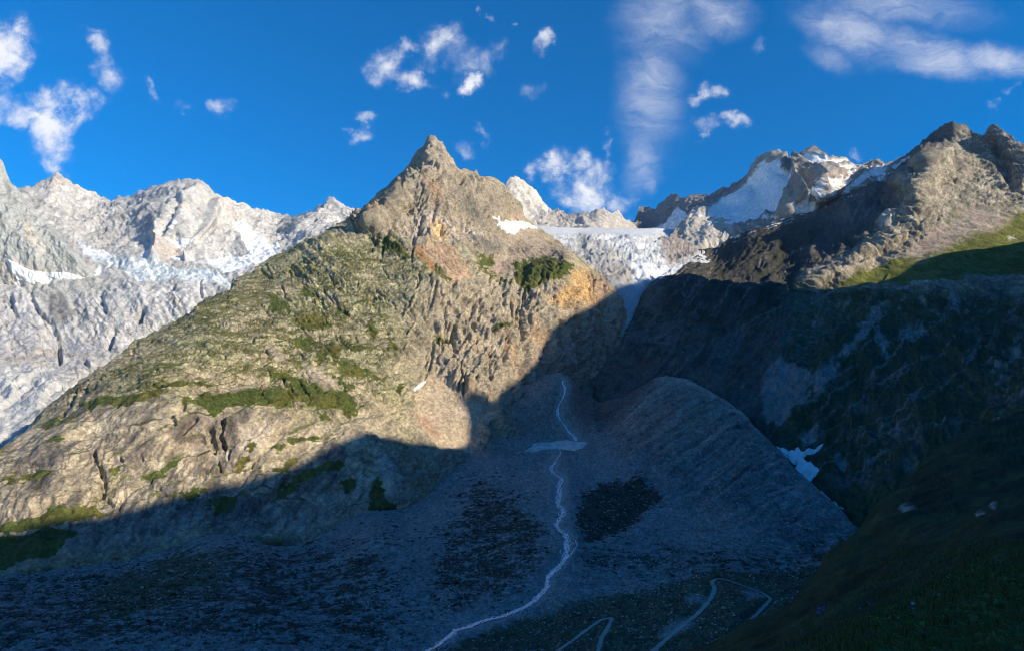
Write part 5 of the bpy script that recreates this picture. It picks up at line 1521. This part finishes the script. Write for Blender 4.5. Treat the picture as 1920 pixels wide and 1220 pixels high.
X, Y_, S = scatter_points(42000, near_density, 1480, 2060, 1040, 1290, near)
n_ = len(S)
hgt = np.minimum(nrs.uniform(.12, .42, n_), S[:, 1] * .02 + .08) * (1 + .6 * (nrs.uniform(0, 1, n_) > .96))
lean = nrs.normal(0, .35, (n_, 2)) * hgt[:, None]
wd = np.maximum(.004, S[:, 1] / F * .45)
ang = nrs.uniform(0, 6.28, n_)
dx = np.stack([np.cos(ang) * wd, np.sin(ang) * wd, wd * 0], -1)
mid = S + np.stack([lean[:, 0] * .35, lean[:, 1] * .35, hgt * .6], -1)
tip = S + np.stack([lean[:, 0], lean[:, 1], hgt], -1)
V = np.stack([S - dx, S + dx, mid + dx * .7, mid - dx * .7, tip], 1).reshape(-1, 3)
b = np.arange(n_) * 5
Fc = np.concatenate([np.stack([b, b + 1, b + 2], 1), np.stack([b, b + 2, b + 3], 1), np.stack([b + 3, b + 2, b + 4], 1)])
col = np.repeat(nrs.uniform(.5, 1.5, n_), 5)[:, None] * np.array([.055, .075, .022])
link('grass', mesh_from('grass', V, Fc, terrain_material('grass_blades', size=.5, var=.2, bump=0), col, smooth=False), kind='stuff')

def tuft_density(X, Y_, S):
    return np.clip(.35 + 1.2 * fbm(S, 1.5, 2, seed=521), .0, 1)


X, Y_, S = scatter_points(900, tuft_density, 1640, 2000, 1095, 1260, near)
V, Fc, col, o_ = [], [], [], 0
for p in S:
    tone = nrs.uniform(.7, 1.6); k_ = int(nrs.randint(4, 8)); hs_ = min(nrs.uniform(.10, .30), .02 * p[1] + .06)
    for _ in range(k_):
        a = nrs.uniform(0, 6.28); ln_ = hs_ * nrs.uniform(.6, 1.2); w_ = ln_ * nrs.uniform(.10, .2)
        d_ = np.array([math.cos(a), math.sin(a), 0]); s_ = np.array([-math.sin(a), math.cos(a), 0]) * w_
        m_ = p + d_ * ln_ * .4 + np.array([0, 0, ln_ * .75]); t_ = p + d_ * ln_ * .95 + np.array([0, 0, ln_ * .8])
        V += [p, m_ - s_, m_ + s_, t_]; Fc += [(o_, o_ + 1, o_ + 2), (o_ + 1, o_ + 3, o_ + 2)]; o_ += 4
        col += [(.07 * tone, .10 * tone, .03 * tone)] * 4
link('leafy_tufts', mesh_from('leafy_tufts', np.array(V), np.array(Fc), terrain_material('tuft_leaves', size=.3, var=.2, bump=0), np.array(col), smooth=False), kind='stuff')

petal_white = plain_material('petal_white', (.62, .62, .55), var=.1, size=.05)
petal_violet = plain_material('petal_violet', (.16, .07, .38), var=.2, size=.05)
stem_green = plain_material('stem_green', (.04, .07, .02), var=.1, size=.05)
eye_yellow = plain_material('flower_eye', (.45, .33, .05), var=.1, size=.02)


def flower(px, py, width, mat, label, group=None, petals=8):
    p = sample(near, px, py)
    R_ = width * p[1] / F * .5
    hgt = max(.12, R_ * 2.2)
    root = bpy.data.objects.new('flower', None); scene.collection.objects.link(root)
    root.empty_display_size = .05
    root.location = p
    root['label'] = label; root['category'] = 'flower'
    if group: root['group'] = group
    w = max(.003, p[1] / F * .35)
    ln = Vector((rnd.uniform(-.2, .2), rnd.uniform(-.2, .1), 1)) * hgt
    V, Fc = [], []
    for k in range(4):
        t = k / 3
        for a in range(4):
            V.append((ln.x * t * t + w * math.cos(a * 1.57), ln.y * t * t + w * math.sin(a * 1.57), ln.z * t))
    for k in range(3):
        for a in range(4):
            Fc.append((k * 4 + a, k * 4 + (a + 1) % 4, k * 4 + 4 + (a + 1) % 4, k * 4 + 4 + a))
    link('stem', mesh_from('stem', V, Fc, stem_green), parent=root)
    ax = Vector((rnd.uniform(-.3, .3), -.7, .8)).normalized()
    q = ax.to_track_quat('Z', 'Y')
    V, Fc = [], []
    for k in range(petals):
        a = 6.283 * k / petals
        o_ = len(V)
        for (rr, tt, zz) in ((.15, 0, 0), (.6, .3, .12), (1.0, .16, .05), (1.05, 0, .02), (1.0, -.16, .05), (.6, -.3, .12)):
            c_ = Vector((math.cos(a + tt) * rr, math.sin(a + tt) * rr, zz)) * R_
            V.append(tuple(ln + q @ c_))
        Fc.append((o_, o_ + 1, o_ + 2, o_ + 3)); Fc.append((o_, o_ + 3, o_ + 4, o_ + 5))
    link('petals', mesh_from('petals', V, Fc, mat), parent=root)
    V, Fc = [], []
    V.append(tuple(ln + q @ (Vector((0, 0, .22)) * R_)))
    for a in range(8):
        V.append(tuple(ln + q @ (Vector((math.cos(a * .785) * .25, math.sin(a * .785) * .25, .03)) * R_)))
    Fc = [(0, 1 + a, 1 + (a + 1) % 8) for a in range(8)]
    link('flower_eye', mesh_from('flower_eye', V, Fc, eye_yellow), parent=root)


for (x, y, w_, lb) in [(1815, 1169, 6, 'white flower nearest to the middle of the grassy lower right corner'), (1803, 1127, 6, 'highest white flower on the grassy bank at lower right'), (1831, 1165, 7, 'largest white flower in the grassy lower right corner'),
                       (1729, 1167, 7, 'white flower just above the bright violet one'), (1850, 1144, 5, 'small white flower up the bank at lower right'), (1779, 1154, 6, 'white flower between the violet one and the white cluster'), (1911, 1131, 8, 'white flower high at the right edge'),
                       (1702, 1195, 5, 'white flower below and left of the violet one'), (1903, 1193, 7, 'white flower low at the right edge'), (1877, 1208, 8, 'white flower at the bottom edge near the right corner'), (1795, 1180, 6, 'low white flower under the white cluster')]:
    flower(x, y, w_, petal_white, lb, 'white flowers in the grass')
for (x, y, w_, lb) in [(1727, 1181, 10, 'bright violet flower in the grass at lower right'), (1750, 1031, 5, 'faint violet flower far up the dark hillside')]:
    flower(x, y, w_, petal_violet, lb, 'violet flowers in the grass', petals=6)
for (x, y, lb) in [(1554, 1175, 'violet flower in the left clump on the dark hillside'), (1633, 1158, 'violet flower in the middle clump on the dark hillside')]:
    for k in range(7):
        flower(x + rnd.uniform(-16, 16), y + rnd.uniform(-5, 5), rnd.uniform(5, 9), petal_violet, lb, 'violet flowers in ' + ('the left clump' if x < 1600 else 'the middle clump'), petals=6)

# air: one even haze round everything
def build_haze():
    v = [(x, y, z) for z in (-350, 2350) for (x, y) in ((-12500, -10000), (12500, -10000), (12500, 15500), (-12500, 15500))]
    f = [(3, 2, 1, 0), (4, 5, 6, 7), (0, 1, 5, 4), (1, 2, 6, 5), (2, 3, 7, 6), (3, 0, 4, 7)]
    me = bpy.data.meshes.new('haze'); me.from_pydata(v, [], f); me.update()
    m = bpy.data.materials.new('haze_air'); m.use_nodes = True
    N, L = m.node_tree.nodes, m.node_tree.links
    for n in list(N):
        N.remove(n)
    o = N.new('ShaderNodeOutputMaterial'); p = N.new('ShaderNodeVolumePrincipled')
    p.inputs['Color'].default_value = (.55, .75, 1.0, 1)
    p.inputs['Density'].default_value = 0.9e-5
    p.inputs['Anisotropy'].default_value = 0.0
    L.new(p.outputs[0], o.inputs['Volume'])
    me.materials.append(m)
    link('haze', me, kind='stuff')


build_haze()
